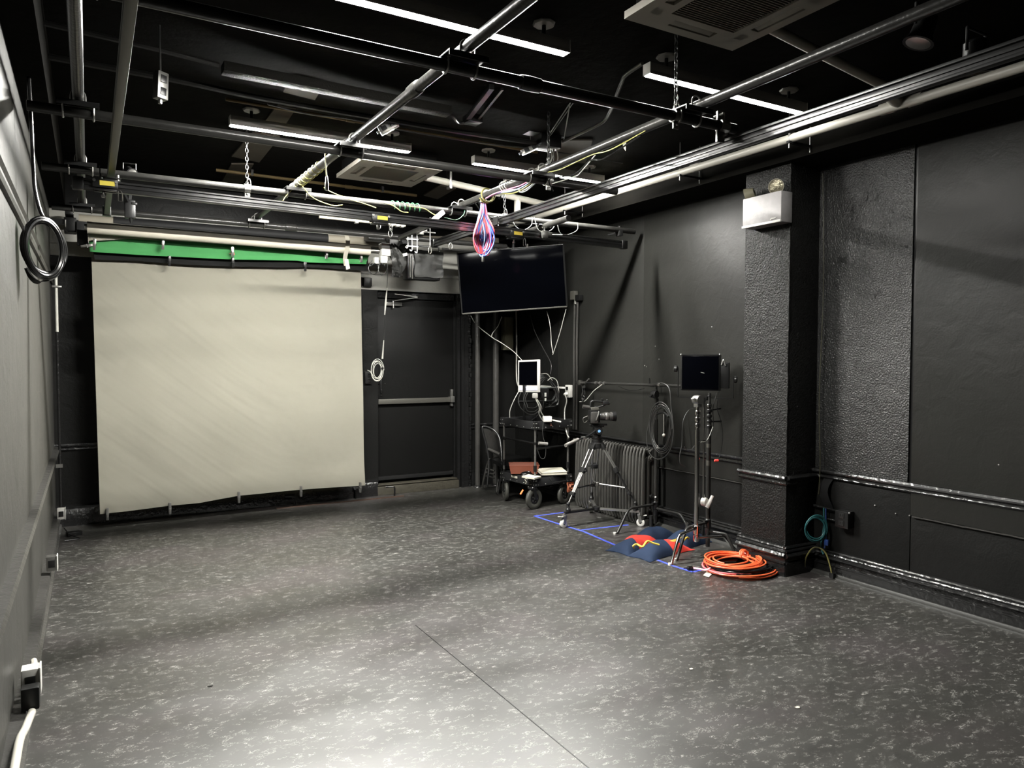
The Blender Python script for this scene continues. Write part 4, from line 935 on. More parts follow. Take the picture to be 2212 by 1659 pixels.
# ------------------------------------------------------------------ folding chair behind the cart
t = thing('folding_chair', 'black folding chair with curved back standing behind the cart', 'chair', (4.0, 7.15, 0))
def P3(u, v, Y): return at(u, v, Y=Y)
bk = MB()
part('backrest', MB().grid(lambda a, b_: at(1044 + (1085 - 1044) * a + 6 * b_ * (1 - a) + 0 * a, 925 + 30 * a ** 2 + (54 * b_) * (1 - .25 * a), Y=7.15 - .04 * sin(a * pi)), 10, 6, .012), GLOSSL, t)
part('back_frame', MB().tube(crom([P3(1052, 1052, 7.05), P3(1056, 1000, 7.1), P3(1050, 960, 7.14), P3(1042, 928, 7.16), P3(1046, 921, 7.16), P3(1065, 928, 7.12), P3(1078, 944, 7.05), P3(1083, 975, 6.98), P3(1084, 1012, 6.92), P3(1076, 1066, 6.88)], 8), .0125, 10), DKMET, t)
part('back_rail', MB().tube([P3(1055, 970, 7.12), P3(1080, 981, 6.98)], .016, 8), GLOSSL, t)
part('seat', MB().poly([at(1060, 990, Z=.355), at(1100, 980, Z=.355), at(1148, 988, Z=.355), at(1138, 1002, Z=.355), at(1090, 1006, Z=.355)], .04, (0, 0, -1)), PLAS, t)
part('leg', MB().tube(crom([P3(1057, 990, 7.1), P3(1051, 1010, 7.15), P3(1043, 1045, 7.2), P3(1045, 1053, 7.22)], 6), .011, 8), GLOSSL, t)
part('leg', MB().tube(crom([P3(1076, 1035, 6.95), P3(1073, 1060, 6.9), P3(1078, 1068, 6.88)], 6), .011, 8), GLOSSL, t)
part('leg', MB().tube([at(1136, 1002, Z=.33), (4.25, 7.05, .012)], .011, 8), GLOSSL, t)
part('foot_rail', MB().tube([P3(1045, 1053, 7.22), at(1100, 1049, Y=7.22)], .010, 8), GLOSSL, t)
for k in range(3): part('stretcher', MB().tube([at(1050, 1012 + k * 8, Y=7.15), at(1068, 1017 + k * 8, Y=7.05)], .009, 8), GLOSSL, t)

# ------------------------------------------------------------------ equipment cart
CN, CLf, CR = V((3.755, 6.03, 0)), V((3.705, 6.60, 0)), V((4.215, 6.10, 0)); CB = CLf + CR - CN
t = thing('equipment_cart', 'black two shelf rolling equipment cart loaded with cables by the door', 'cart', (CN + CB) / 2)
def shelf(nm, z0, z1):
    mb = MB(); c4 = [CN, CR, CB, CLf]
    o = part(nm, MB().poly([p + V((0, 0, z0 + .004)) for p in c4], .008, (0, 0, 1)), PLAS, t)
    for a, b_ in zip(c4, c4[1:] + c4[:1]):
        part('rim', MB().bar(a + V((0, 0, (z0 + z1) / 2)), b_ + V((0, 0, (z0 + z1) / 2)), .010, z1 - z0, bev=.002), DGREY, o)
        for k in (.08, .28, .48, .68, .92):
            q = a.lerp(b_, k) + V((0, 0, z0 + .016)); out = (b_ - a).normalized().cross(V((0, 0, 1)))
            part('bolt', MB().ball(q + out * .006, .006, n=8), ZINC, o)
    for p in c4:
        part('corner_cap', MB().box(p + V((0, 0, (z0 + z1) / 2)), (.034, .034, z1 - z0 + .006), bev=.006), DKMET, o)
        for dz in (-.02, .02):
            for ox, oy in ((-.018, -.004), (-.004, -.018), (.006, -.018)): part('bolt', MB().ball(p + V((ox, oy, (z0 + z1) / 2 + dz)), .0055, n=8), ZINC, o)
    return o
shelf('lower_shelf', .225, .305); shelf('upper_shelf', .785, .865)
for p in (CN, CR, CB, CLf):
    q = p.lerp((CN + CB) / 2, .06)
    po = part('post', MB().cyl(q + V((0, 0, .30)), q + V((0, 0, .79)), .0115, 12), ZINC if p is not CB else DKMET, t)
    part('collar', MB().cyl(q + V((0, 0, .37)), q + V((0, 0, .43)), .018, 12), PLAS, po)
    part('socket', MB().cyl(q + V((0, 0, .22)), q + V((0, 0, .33)), .016, 12), PLAS, po)
    part('clamp_ring', MB().cyl(q + V((0, 0, .635)), q + V((0, 0, .66)), .017, 12), PLAS, po)
part('side_bar', MB().cyl(CN + V((0, .02, .65)), CLf + V((0, -.02, .66)), .011, 10), PLAS, t)
part('side_bar', MB().cyl(CN + V((.02, 0, .60)), CR + V((-.02, 0, .60)), .010, 10), PLAS, t)
for p in (CN, CR): part('foam_handle', MB().cyl(p + V((.02, -.03, .655)), p + V((.11, -.05, .645)), .016, 12), FOAM, t)
part('tray_handle', MB().tube([CN.lerp(CR, .35) + V((0, -.03, .30)), CN.lerp(CR, .40) + V((0, -.06, .255)), CN.lerp(CR, .82) + V((0, -.06, .258)), CN.lerp(CR, .82) + V((0, -.03, .30))], .006, 8), DKMET, t)
# emblem of curved and straight pale strokes, and a small tag
eb = lambda a, b_: CN.lerp(CLf, a) + V((-.0095, 0, b_))
part('emblem', MB().tube(crom([eb(.20, .285), eb(.245, .292), eb(.27, .275), eb(.24, .262), eb(.215, .255), eb(.24, .238), eb(.27, .245)], 5), .0022, 5).tube([eb(.17, .284), eb(.08, .277)], .002, 5).tube([eb(.17, .262), eb(.13, .258)], .002, 5).tube([eb(.165, .243), eb(.09, .240)], .002, 5), BOOKP, t, 'pale emblem of curved and straight strokes')
part('sticker', MB().bar(eb(.50, .278), eb(.68, .280), .004, .022, bev=.001), BOOKP, t, 'white oval sticker')
tx = bpy.data.curves.new('tag_text', 'FONT'); tx.body = 'SL'; tx.size = .035; tx.extrude = .0006
to = bpy.data.objects.new('tag_lettering', tx); COL.objects.link(to)
bpy.context.view_layer.update()
dgm = bpy.context.evaluated_depsgraph_get(); tme = bpy.data.meshes.new_from_object(to.evaluated_get(dgm)); bpy.data.objects.remove(to)
ao = bpy.data.objects.new('tag_lettering', tme); tme.materials.clear(); tme.materials.append(mat('rust_lettering', (.5, .25, .18), .5)); COL.objects.link(ao); ao.parent = t
dirx = (CR - CN).normalized(); nx = dirx.cross(V((0, 0, 1)))
ao.matrix_local = Matrix.Translation(CN.lerp(CR, .40) + nx * .007 + V((0, 0, .812)) - t.location) @ Matrix((dirx, V((0, 0, 1)), nx)).transposed().to_4x4()
def caster(p, yaw_, label=None):
    c = V((p.x, p.y, .103)); ax = V((cos(yaw_), sin(yaw_), 0)); fw = V((-sin(yaw_), cos(yaw_), 0))
    w = part('wheel', MB()._lathe2(c - ax * .02, ax, [(.004, .055), (0, .068), (.0, .085), (.006, .099), (.014, .103), (.026, .103), (.034, .099), (.04, .085), (.04, .068), (.036, .055), (.004, .055)], 28), GRUBB, t)
    part('hub', MB().cyl(c - ax * .012, c + ax * .012, .056, 20).cyl(c - ax * .024, c + ax * .024, .016, 12), DKMET, w)
    for k in range(5):
        a = k * 2 * pi / 5; q = c + (fw * cos(a) + V((0, 0, 1)) * sin(a)) * .030
        part('hub_bolt', MB().cyl(q - ax * .016, q + ax * .016, .006, 8), ZINC, w)
    part('fork', MB().bar(c + ax * .032, c + ax * .032 + V((0, 0, .11)) - fw * .02, .03, .006, up=ax).bar(c - ax * .032, c - ax * .032 + V((0, 0, .11)) - fw * .02, .03, .006, up=ax).box(c + V((0, 0, .108)) - fw * .02, (.07, .07, .02), bev=.004), DKMET, t)
    for s_ in (-1, 1): part('caster_bolt', MB().ball(c + ax * .03 * s_ + V((0, 0, .118)) - fw * .045, .007, n=8), ZINC, t)
caster(CN + V((.005, .03, 0)), radians(-78)); caster(CLf + V((.03, -.02, 0)), radians(-18)); caster(CR + V((-.05, .03, 0)), radians(-70)); caster(CB + V((-.03, -.04, 0)), radians(-40))
part('brake_pedal', MB().bar(at(1130, 1058, Y=5.98), at(1124, 1068, Y=5.98), .02, .008, bev=.002), mat('orange_plastic', (.75, .18, .06), .5), t, 'orange brake pedal')
# things on the cart
zb = .315
bk0 = V((3.83, 6.37, zb)); t = thing('plastic_basket', 'terracotta plastic basket with hand holes on the lower cart shelf', 'basket', bk0)
wl = MB(); ang = radians(-28); Rb = Matrix.Rotation(ang, 3, 'Z'); bw, bd, bh = .26, .19, .085
def bwall(mb, a, b_, hole=False):
    a2, b2 = V((a[0] * 1.14, a[1] * 1.14, bh)), V((b_[0] * 1.14, b_[1] * 1.14, bh)); a, b_ = V((*a, 0)), V((*b_, 0))
    def q(s_, tt): return bk0 + Rb @ ((a.lerp(b_, s_)).lerp(a2.lerp(b2, s_), tt))
    cells = [0, .36, .64, 1]; rows = [0, .55, .80, 1]
    for i in range(3):
        for j in range(3):
            if hole and i == 1 and j == 1: continue
            n_ = (b_ - a).cross(V((0, 0, 1))).normalized() * .003
            mb.poly([q(cells[i], rows[j]), q(cells[i + 1], rows[j]), q(cells[i + 1], rows[j + 1]), q(cells[i], rows[j + 1])], .004, Rb @ n_)
cc = [(-bw / 2, -bd / 2), (bw / 2, -bd / 2), (bw / 2, bd / 2), (-bw / 2, bd / 2)]
part('base', MB().poly([bk0 + Rb @ V((*c, .002)) for c in cc], .004, (0, 0, 1)), BASKET, t)
for i in range(4):
    mb = MB(); bwall(mb, cc[i], cc[(i + 1) % 4], hole=(i % 2 == 1)); part('side', mb, BASKET, t)
part('rim', MB().tube([bk0 + Rb @ V((c[0] * 1.16, c[1] * 1.16, bh)) for c in cc], .005, 8, closed=True), BASKET, t)
def book(c, size, yaw_, pitch_, label, m=BOOKP):
    R_ = Matrix.Rotation(yaw_, 3, 'Z') @ Matrix.Rotation(pitch_, 3, 'X'); t = thing('paper_stack', label, 'papers', c, 'papers on the lower cart shelf')
    part('pages', MB().box(c, size, R_), BOOKP, t)
    part('cover', MB().box(V(c) + R_ @ V((0, 0, size[2] / 2 + .001)), (size[0] * 1.03, size[1] * 1.03, .002), R_).box(V(c) - R_ @ V((0, 0, size[2] / 2 + .001)), (size[0] * 1.03, size[1] * 1.03, .002), R_), m, t)
book(tuple(at(1192, 1018, Z=.345)), (.26, .17, .022), -.25, .12, 'thick pale booklet slanting on the lower cart shelf')
book(tuple(at(1148, 1030, Z=.325)), (.13, .14, .010), .5, .05, 'small pale papers in front of the basket')
one('crumpled_strap', MB().tube(loops(at(1138, 1023, Z=.33), (1, 0, 0), (0, 1, 0), .05, .03, 3, .012, seed=2), .007, 6), CABLE, 'dark coiled strap beside the basket on the lower cart shelf', 'strap')
q = at(1182, 905, Z=.885)
t = thing('power_adapter', 'small white square adapter box on the upper cart shelf', 'adapter', q)
part('body', MB().box(q + V((0, 0, .0)), (.085, .06, .055), Matrix.Rotation(-.3, 3, 'Z'), bev=.01), WHITE, t)
part('side_piece', MB().box(q + V((.09, -.03, -.02)), (.09, .05, .012), Matrix.Rotation(-.5, 3, 'Z') @ Matrix.Rotation(.2, 3, 'Y'), bev=.004), WHITE, t)
# monitor
ml_t, ml_b, mr_t, mr_b = at(1118.5, 779, Y=6.62), at(1119.5, 846, Y=6.62), at(1163.5, 776, Y=6.30), at(1163.5, 848, Y=6.30)
mc = (ml_t + ml_b + mr_t + mr_b) / 4; mx_ = ((mr_t + mr_b) - (ml_t + ml_b)); mw, mh = mx_.length / 2, ((ml_t + mr_t) - (ml_b + mr_b)).length / 2
mx_.normalize(); mz = V((0, 0, 1)); my = mz.cross(mx_).normalized(); RM = Matrix((mx_, my, mz)).transposed()
t = thing('monitor', 'white framed monitor turned sideways above the cart', 'monitor', mc - mz * mh / 2)
part('shell', MB().box(mc + my * .012, (mw, .024, mh), RM, bev=.004), WHITE, t)
part('screen', MB().box(mc - my * .002 + mz * mh * .085, (mw * .86, .006, mh * .73), RM), SCREEN, t)
part('chin', MB().box(mc - my * .002 - mz * mh * .385, (mw * .88, .005, mh * .12), RM, bev=.002), mat('pale_lilac_plastic', (.55, .55, .72), .4), t, 'pale lilac strip under the screen')
ap = V((4.07, 6.48, 0))
t = thing('monitor_stand', 'black post and arms carrying the monitor and cable hooks on the cart', 'stand', ap + V((0, 0, .80)))
part('post', MB().cyl(ap + V((0, 0, .80)), ap + V((0, 0, 1.28)), .016, 12), PLAS, t)
part('post', MB().cyl(ap + V((-.16, .02, .80)), ap + V((-.16, .02, 1.2)), .016, 12), PLAS, t)
part('cross_arm', MB().cyl(ap + V((-.24, .02, 1.03)), ap + V((.15, -.05, 1.03)), .012, 10).cyl(ap + V((-.14, .02, 1.15)), mc + my * .03, .012, 10), PLAS, t)
part('cable_hook', MB().cyl(ap + V((0, 0, 1.17)), ap + V((.17, -.08, 1.17)), .009, 10).box(ap + V((.05, -.03, 1.12)), (.10, .05, .10), bev=.01), DKMET, t)
part('label_tab', MB().box(ap + V((.045, -.07, 1.10)), (.018, .01, .04)).box(ap + V((.045, -.07, 1.05)), (.018, .01, .03)), WHITE, t)
q = mc - mz * (mh / 2 + .035) + mx_ * .12 - my * .01
t = thing('cable_adapter', 'white cable connector hanging under the right corner of the monitor', 'adapter', q)
part('body', MB().box(q, (.06, .03, .05), RM, bev=.008), WHITE, t)
part('cord', MB().tube(crom([q + V((0, 0, -.02)), at(1165, 880, Y=6.28), at(1164, 893, Y=6.28), at(1170, 905, Y=6.28), at(1178, 912, Y=6.28)], 6), .006, 6).tube(crom([q + V((.01, 0, -.02)), at(1168, 876, Y=6.27), at(1168, 888, Y=6.27), at(1175, 900, Y=6.27), at(1180, 904, Y=6.27)], 6), .006, 6), WCABLE, t)
for k in range(9):
    a0 = at(1166, 808 + k * 3.2, Y=6.5); a1 = at(1196 + k, 842 - (k % 3) * 2, Y=6.45)
    cab('hung_cable', [a0, a0.lerp(a1, .4) + V((0, 0, .035 + .006 * k)), a1, a1 + V((.01, 0, -.06 - .015 * k)), at(1188 - k * 1.5, 868 + (k % 4) * 4, Y=6.45)], .006, GCABLE if k % 2 else CABLE, ('grey' if k % 2 else 'black') + ' cable hung over the hook behind the monitor, ' + ('top', 'second', 'third', 'fourth', 'fifth', 'sixth', 'seventh', 'eighth', 'lowest')[k] + ' of nine', 'cable', 'cables hung behind the monitor')
cab('hung_cable', [at(1168, 808, Y=6.5), at(1182, 808, Y=6.5), at(1193, 822, Y=6.5)], .006, WCABLE, 'topmost pale cable arching behind the monitor', 'cable')
cab('hung_cable', [at(1183, 822, Y=6.45), at(1192, 816, Y=6.45), at(1203, 823, Y=6.45), at(1207, 845, Y=6.45), at(1206, 868, Y=6.45)], .006, WCABLE, 'pale cable arching down right of the hook on the cart', 'cable')
for k, (u0, b_) in enumerate(((1121, 0), (1132, -6), (1136, -14))):
    cab('looped_cable', [at(u0 + 4, 848, Y=6.35), at(u0 - 1, 862, Y=6.35), at(u0 + 3, 880 + b_ * .3, Y=6.33), at(1140, 894 + b_, Y=6.32), at(1154, 895 + b_, Y=6.30), at(1164, 888 + b_, Y=6.30)], .008 - k * .001, GCABLE, 'dark cable looping below the monitor, %s of three' % ('outermost', 'middle', 'innermost')[k], 'cable')
cab('looped_cable', [at(1120, 846, Y=6.45), at(1110, 865, Y=6.45), at(1102, 885, Y=6.45), at(1101, 902, Y=6.45)], .006, WCABLE, 'grey cable bowing left from the monitor to the cart edge', 'cable')
cab('looped_cable', [at(1172, 850, Y=6.3), at(1174, 870, Y=6.3), at(1170, 886, Y=6.3), at(1158, 900, Y=6.25), at(1148, 908, Y=6.2)], .005, GCABLE, 'thin cable falling from the hooks into the upper cart tray', 'cable')
cab('looped_cable', [at(1174, 911, Y=6.0), at(1172, 930, Y=6.0), at(1174, 947, Y=6.0), at(1179, 965, Y=6.0), at(1177, 988, Y=6.0), at(1168, 989, Y=6.0), at(1161, 972, Y=6.0)], .005, GCABLE, 'grey cable hanging in a loop in front of the cart posts', 'cable')
one('orange_rag', crumple(MB(), at(1232, 1052, Y=6.0), .08, .10, .02, 6, 21), mat('rust_cloth', (.30, .09, .04), .7), 'rust coloured rag hanging at the right rear of the cart', 'rag')

# ------------------------------------------------------------------ radiator
t = thing('radiator', 'dark grey cast iron radiator under the chair rail on the right wall', 'radiator', (4.27, 5.45, .04))
y0, y1, NS = 4.94, 5.99, 24; st = (y1 - y0) / NS
sec0 = None
for k in range(NS):
    y = y0 + st * (k + .5)
    if sec0 is None:
        mb = MB()
        for x in (4.215, 4.268, 4.322):
            mb.tube([(x, y, .075), (x, y, .60)], .0145, 10)
        mb.tube(crom([(4.205, y, .06), (4.21, y, .63), (4.268, y, .648), (4.325, y, .63), (4.33, y, .06), (4.268, y, .045)], 3, True), .0125, 8, closed=True)
        sec0 = part('section', mb, RADM, t)
    else:
        c = sec0.copy(); COL.objects.link(c); c.location = V((0, st * k, 0))
part('end_plug', MB().lathe((4.268, y0 - .006, .605), (0, -1, 0), [(0, .03), (.012, .03), (.014, .018), (.03, .018)], 8), RADM, t)
part('valve', MB().lathe((4.268, y0 - .005, .27), (0, -1, 0), [(0, .012), (.02, .012), (.022, .02), (.035, .02)], 10).cyl((4.268, y0 - .02, 0), (4.268, y0 - .02, .10), .016, 12), DKMET, t)
part('foot', MB().box((4.268, y0 + .02, .03), (.12, .025, .06), bev=.006), RADM, t)
part('foot', MB().box((4.268, y1 - .02, .03), (.12, .025, .06), bev=.006), RADM, t)

# ------------------------------------------------------------------ tripod on dolly
WL, WB, WRt = at(1217, 1140, Z=0), at(1276, 1108, Z=0), at(1384, 1137, Z=0)
TC = (WL + WB + WRt) / 3; TC = V((3.945, 5.285, 0))
t = thing('tripod_dolly', 'three armed dolly with grey casters under the camera tripod', 'dolly', TC)
part('center_hub', MB().lathe(TC + V((0, 0, .115)), (0, 0, 1), [(0, .03), (.005, .035), (.03, .035), (.035, .02)], 14), DKMET, t)
feet = []
for w in (WL, WB, WRt):
    d = (w - TC).normalized()
    part('arm', MB().bar(TC + V((0, 0, .13)), V((w.x, w.y, .13)) - d * .01, .024, .02, bev=.003), ZINC if w is not WL else DKMET, t)
    s_ = V((-d.y, d.x, 0)); c = V((w.x, w.y, .036)) + d * .0
    ww = part('caster_wheel', MB()._lathe2(c - s_ * .014, s_, [(.0, .012), (0, .030), (.004, .036), (.024, .036), (.028, .030), (.028, .012), (0, .012)], 22), WHITE if w is not WB else GRUBB, t)
    part('caster_fork', MB().bar(c + s_ * .018, c + s_ * .018 + V((0, 0, .065)) + d * -.012, .028, .004, up=s_).bar(c - s_ * .018, c - s_ * .018 + V((0, 0, .065)) + d * -.012, .028, .004, up=s_).lathe(c + V((0, 0, .062)) - d * .01, (0, 0, 1), [(0, .024), (.012, .024), (.014, .012), (.03, .012)], 14), ZINC, t)
    part('brake_tab', MB().bar(c + V((0, 0, .06)) + d * .01, c + V((0, 0, .068)) + d * .055, .022, .006, bev=.002), WHITE, t)
    part('foot_cup', MB().lathe(V((w.x, w.y, .14)) - d * .05, (0, 0, 1), [(0, .022), (.02, .024), (.03, .016), (.06, .014)], 12).ball(V((w.x, w.y, .205)) - d * .05, .018, n=10), DKMET, t)
    feet.append(V((w.x, w.y, .20)) - d * .05)
APX = V((3.95, 5.29, .70))
t = thing('camera_tripod', 'black video tripod with silver tubes standing on the dolly', 'tripod', TC + V((0, 0, .2)))
part('crown', MB().lathe(APX + V((0, 0, -.025)), (0, 0, 1), [(0, .045), (.01, .062), (.045, .062), (.055, .05), (.075, .052), (.08, .04)], 20), DKMET, t)
for f in feet:
    d = V(((f - APX).x, (f - APX).y, 0)).normalized(); s_ = V((-d.y, d.x, 0)); a = APX + d * .05; mid = a.lerp(f, .42); low = a.lerp(f, .82)
    lg = part('leg', MB().cyl(a + s_ * .026, mid + s_ * .022, .008, 10).cyl(a - s_ * .026, mid - s_ * .022, .008, 10), ZINC, t)
    part('leg_tube', MB().cyl(mid + s_ * .020, low + s_ * .014, .0065, 10).cyl(mid, f, .0075, 10).cyl(mid - s_ * .020, low - s_ * .014, .0065, 10), ZINC if f is not feet[2] else DKMET, lg)
    dr_ = (f - a).normalized(); up_ = s_.cross(dr_)
    for q, sz in ((a + dr_ * .01, (.05, .075, .03)), (mid, (.05, .07, .032)), (low, (.03, .058, .028))):
        part('leg_clamp', MB().box(q, sz, Matrix((dr_, s_, up_)).transposed(), bev=.005), DKMET, lg)
    part('clamp_lever', MB().cyl(mid + s_ * .03, mid + s_ * .058, .009, 10), DKMET if f is not feet[2] else ZINC, lg)
SP = V((3.95, 5.285, .355))
part('spreader', MB().lathe(SP + V((0, 0, -.02)), (0, 0, 1), [(0, .016), (.005, .022), (.03, .022), (.035, .016)], 12), ZINC, t)
for f in feet: part('spreader_arm', MB().cyl(SP, (APX + (f - APX).normalized() * .02).lerp(f, .72), .007, 8), DKMET if f is feet[0] else ZINC, t)
HD = V((3.95, 5.29, .79))
t = thing('fluid_head', 'black fluid head with long pan handle on top of the tripod', 'tripod head', HD + V((0, 0, -.06)))
LD = V((.93, -.36, 0)).normalized(); LS = V((-LD.y, LD.x, 0)); RH = Matrix((LD, LS, V((0, 0, 1)))).transposed()
part('bowl', MB().lathe(HD + V((0, 0, -.045)), (0, 0, 1), [(0, .038), (.02, .046), (.03, .046), (.035, .036), (.05, .036)], 20), PLAS, t)
part('head_body', MB().box(HD + V((0, 0, .045)), (.075, .075, .075), RH, bev=.014).cyl(HD - LS * .055 + V((0, 0, .045)), HD + LS * .055 + V((0, 0, .045)), .036, 22), PLAS, t)
part('tension_dial', MB().cyl(HD - LS * .052 + V((0, 0, .045)), HD - LS * .068 + V((0, 0, .045)), .03, 20), DKMET, t)
part('dial_badge', MB().cyl(HD - LS * .067 + V((0, 0, .045)), HD - LS * .071 + V((0, 0, .045)), .013, 16), mat('blue_badge', (.15, .3, .5), .3), t, 'small blue badge')
part('slide_plate', MB().box(HD + V((0, 0, .098)) + LD * .01, (.15, .06, .016), RH, bev=.003).box(HD + V((0, 0, .086)), (.11, .075, .018), RH, bev=.004), PLAS, t)
h0, h1 = HD + V((-.03, -.03, .055)), at(1222, 962, Y=5.05)
part('pan_handle', MB().tube(crom([h0, h0.lerp(h1, .25) + V((0, 0, -.015)), h0.lerp(h1, .5) + V((0, 0, -.01)), h1], 6), .008, 10), DKMET, t)
part('handle_grip', MB().cyl(h0.lerp(h1, .62) + V((0, 0, -.004)), h1, .015, 14), FOAM, t)
part('handle_joint', MB().box(h0.lerp(h1, .45) + V((0, 0, -.012)), (.035, .03, .025), RH, bev=.004), ZINC, t)
CC = HD + V((0, 0, .175)) - LD * .03
t = thing('cinema_camera', 'compact video camera with zoom lens and top handle on the tripod head', 'camera', CC + V((0, 0, -.07)))
part('body', MB().box(CC, (.095, .085, .12), RH, bev=.014).box(CC + V((0, 0, .05)) - LD * .0, (.08, .07, .045), RH, bev=.012), PLAS, t)
part('hand_grip', MB().box(CC - LS * .055 - V((0, 0, .01)) - LD * .01, (.07, .04, .105), RH, bev=.016), GLOSSL, t)
part('grip_strap', MB().tube(crom([CC - LS * .05 + LD * .03 + V((0, 0, .045)), CC - LS * .085 + LD * .01 + V((0, 0, .0)), CC - LS * .05 - LD * .01 + V((0, 0, -.06))], 6), .006, 8), ZINC, t)
part('top_plate', MB().box(CC + V((0, 0, .075)), (.075, .055, .012), RH, bev=.004).box(CC + V((0, 0, .062)) - LS * .03, (.07, .02, .03), RH, bev=.006), RAILG, t)
L0 = CC + LD * .045 + V((0, 0, -.005))
ln = part('lens', MB().lathe(L0, LD, [(0, .030), (.02, .034), (.05, .036), (.052, .038), (.085, .038), (.087, .034), (.10, .034), (.102, .040), (.13, .042)], 24), GLOSSL, t)
part('zoom_ring', MB().lathe(L0 + LD * .055, LD, [(0, .0385), (.004, .040), (.024, .040), (.028, .0385)], 24), ZINC, ln)
part('front_glass', MB().lathe(L0 + LD * .128, LD, [(0, .036), (.003, .034), (.004, .001)], 20), SCREEN, ln)
part('lens_hood', MB()._lathe2(L0 + LD * .12, LD, [(0, .041), (.0, .045), (.035, .046), (.035, .042), (0, .041)], 22), PLAS, ln)
hp = lambda a, z_: CC + LD * a + V((0, 0, z_))
part('top_handle', MB().tube(crom([hp(-.03, .08), hp(-.03, .12), hp(-.01, .135), hp(.05, .130), hp(.095, .125)], 6), .0095, 10).tube(crom([hp(.095, .125), hp(.10, .10), hp(.05, .082), hp(.0, .08)], 6), .008, 10), DKMET, t)
part('viewfinder', MB().cyl(hp(-.03, .075) + LS * .02, hp(-.10, .085) + LS * .02, .017, 14), GLOSSL, t)
part('control_unit', MB().box(hp(.105, .118), (.055, .05, .035), RH, bev=.008).box(hp(.075, .148), (.022, .022, .022), RH, bev=.004).ball(hp(.12, .14), .010, n=8).ball(hp(.135, .11), .013, n=8), DKMET, t)
part('loop_cord', MB().tube(crom([CC - LD * .06 + V((0, 0, .0)), CC - LD * .10 + V((0, 0, -.02)), CC - LD * .09 + V((0, 0, -.06)), CC - LD * .06 + V((0, 0, -.04))], 6), .003, 6), RAILG, t)

# ------------------------------------------------------------------ light stands
def cleg(hub, foot, r=.012, frac=.62, drop=.02):
    h, f = V(hub), V(foot); d = V((f.x - h.x, f.y - h.y, 0)); b_ = h + d * frac + V((0, 0, -drop * .2))
    return [h + d.normalized() * .02, h + d * (frac - .12), b_, h + d * (frac + .10) + V((0, 0, -.04)), h.lerp(f, .93) + (V((0, 0, -1)) * 0), f + V((0, 0, .004))]
def cstand(base, feet_, poles, label, m, hubz=.17, lift=None):
    B = V(base); t = thing('light_stand', label, 'light stand', (B.x, B.y, 0))
    for k, f in enumerate(feet_):
        H = B + V((0, 0, hubz - .035 * k)); ll = part('leg', MB().tube(crom(cleg(H, f), 6), .0115, 10), m, t)
        part('rubber_foot', MB().cyl(V(f), V(f) + V((0, 0, .016)), .013, 10), WHITE, ll)
    part('base_collar', MB().lathe(B + V((0, 0, hubz - .10)), (0, 0, 1), [(0, .018), (.01, .024), (.05, .024), (.052, .019), (.06, .019), (.062, .025), (.12, .025), (.13, .016)], 14).box(B + V((-.03, -.01, hubz + .01)), (.04, .02, .02), bev=.004), m if m is CHROME else DKMET, t)
    for z0, z1, r in poles: part('column', MB().cyl(B + V((0, 0, z0)), B + V((0, 0, z1)), r, 14), m, t)
    return t
# chrome stand
B2 = V((3.96, 4.05, 0))
F2 = [at(1447, 1221, Z=0), at(1478, 1152, Z=0), V((4.30, 3.93, 0))]
t = cstand(B2, F2, [(.10, .95, .0185), (.95, 1.15, .0135)], 'chrome light stand in front, its leg on the blue tape', CHROME, .20)
for zz in (.965, 1.01, 1.06): part('column_knob', MB().lathe(B2 + V((0, 0, zz)), (0, 0, 1), [(0, .016), (.004, .022), (.03, .022), (.036, .016)], 14), CHROME, t)
part('side_rod', MB().cyl(B2 + V((.045, -.02, 1.19)), B2 + V((.07, .0, .43)), .008, 10), CHROME, t)
k0 = B2 + V((.075, 0, .395)); part('grip_knuckle', MB().lathe(k0 + V((0, .015, 0)), (.3, -1, 0), [(0, .032), (.02, .036), (.035, .03)], 16).tube(crom([k0 + V((.01, -.02, -.04)), k0 + V((.03, -.03, 0)), k0 + V((.06, -.03, .045))], 5), [.018] * 3 + [.016] * 4 + [.012] * 4, 12), WHITE, t)
part('grip_head', MB().lathe(B2 + V((0, .03, 1.175)), (0, -1, 0), [(0, .034), (.02, .036), (.06, .034)], 18).box(B2 + V((0, 0, 1.15)), (.045, .045, .06), bev=.006).bar(B2 + V((-.03, 0, 1.18)), B2 + V((-.075, -.02, 1.185)), .022, .016, bev=.004).lathe(B2 + V((.04, .03, 1.175)), (0, -1, 0), [(0, .026), (.05, .026)], 16), ZINC, t)
# black stand right behind it
B3 = V((4.13, 4.10, 0))
t = cstand(B3, [at(1458, 1211, Z=0), V((4.32, 4.35, 0)), V((4.2, 3.86, 0))], [(.03, 1.02, .018), (1.02, 1.22, .012)], 'black light stand close behind the chrome one', PIPE, .22)
for zz in (.95, .99, 1.03, 1.07, 1.11): part('column_knob', MB().lathe(B3 + V((0, 0, zz)), (0, 0, 1), [(0, .017), (.004, .022), (.02, .022), (.026, .017)], 14), CHROME if zz > 1.1 else DKMET, t)
part('tee_handle', MB().bar(B3 + V((.02, -.01, 1.09)), B3 + V((.09, -.03, 1.10)), .014, .012, bev=.002).bar(B3 + V((.02, -.01, 1.0)), B3 + V((.10, -.03, 1.0)), .014, .012, bev=.002), PLAS, t)
part('tape_band', MB().cyl(B3 + V((0, 0, .66)), B3 + V((0, 0, .70)), .0187, 14).cyl(B3 + V((0, 0, .80)), B3 + V((0, 0, .83)), .0187, 14), RAILG, t)
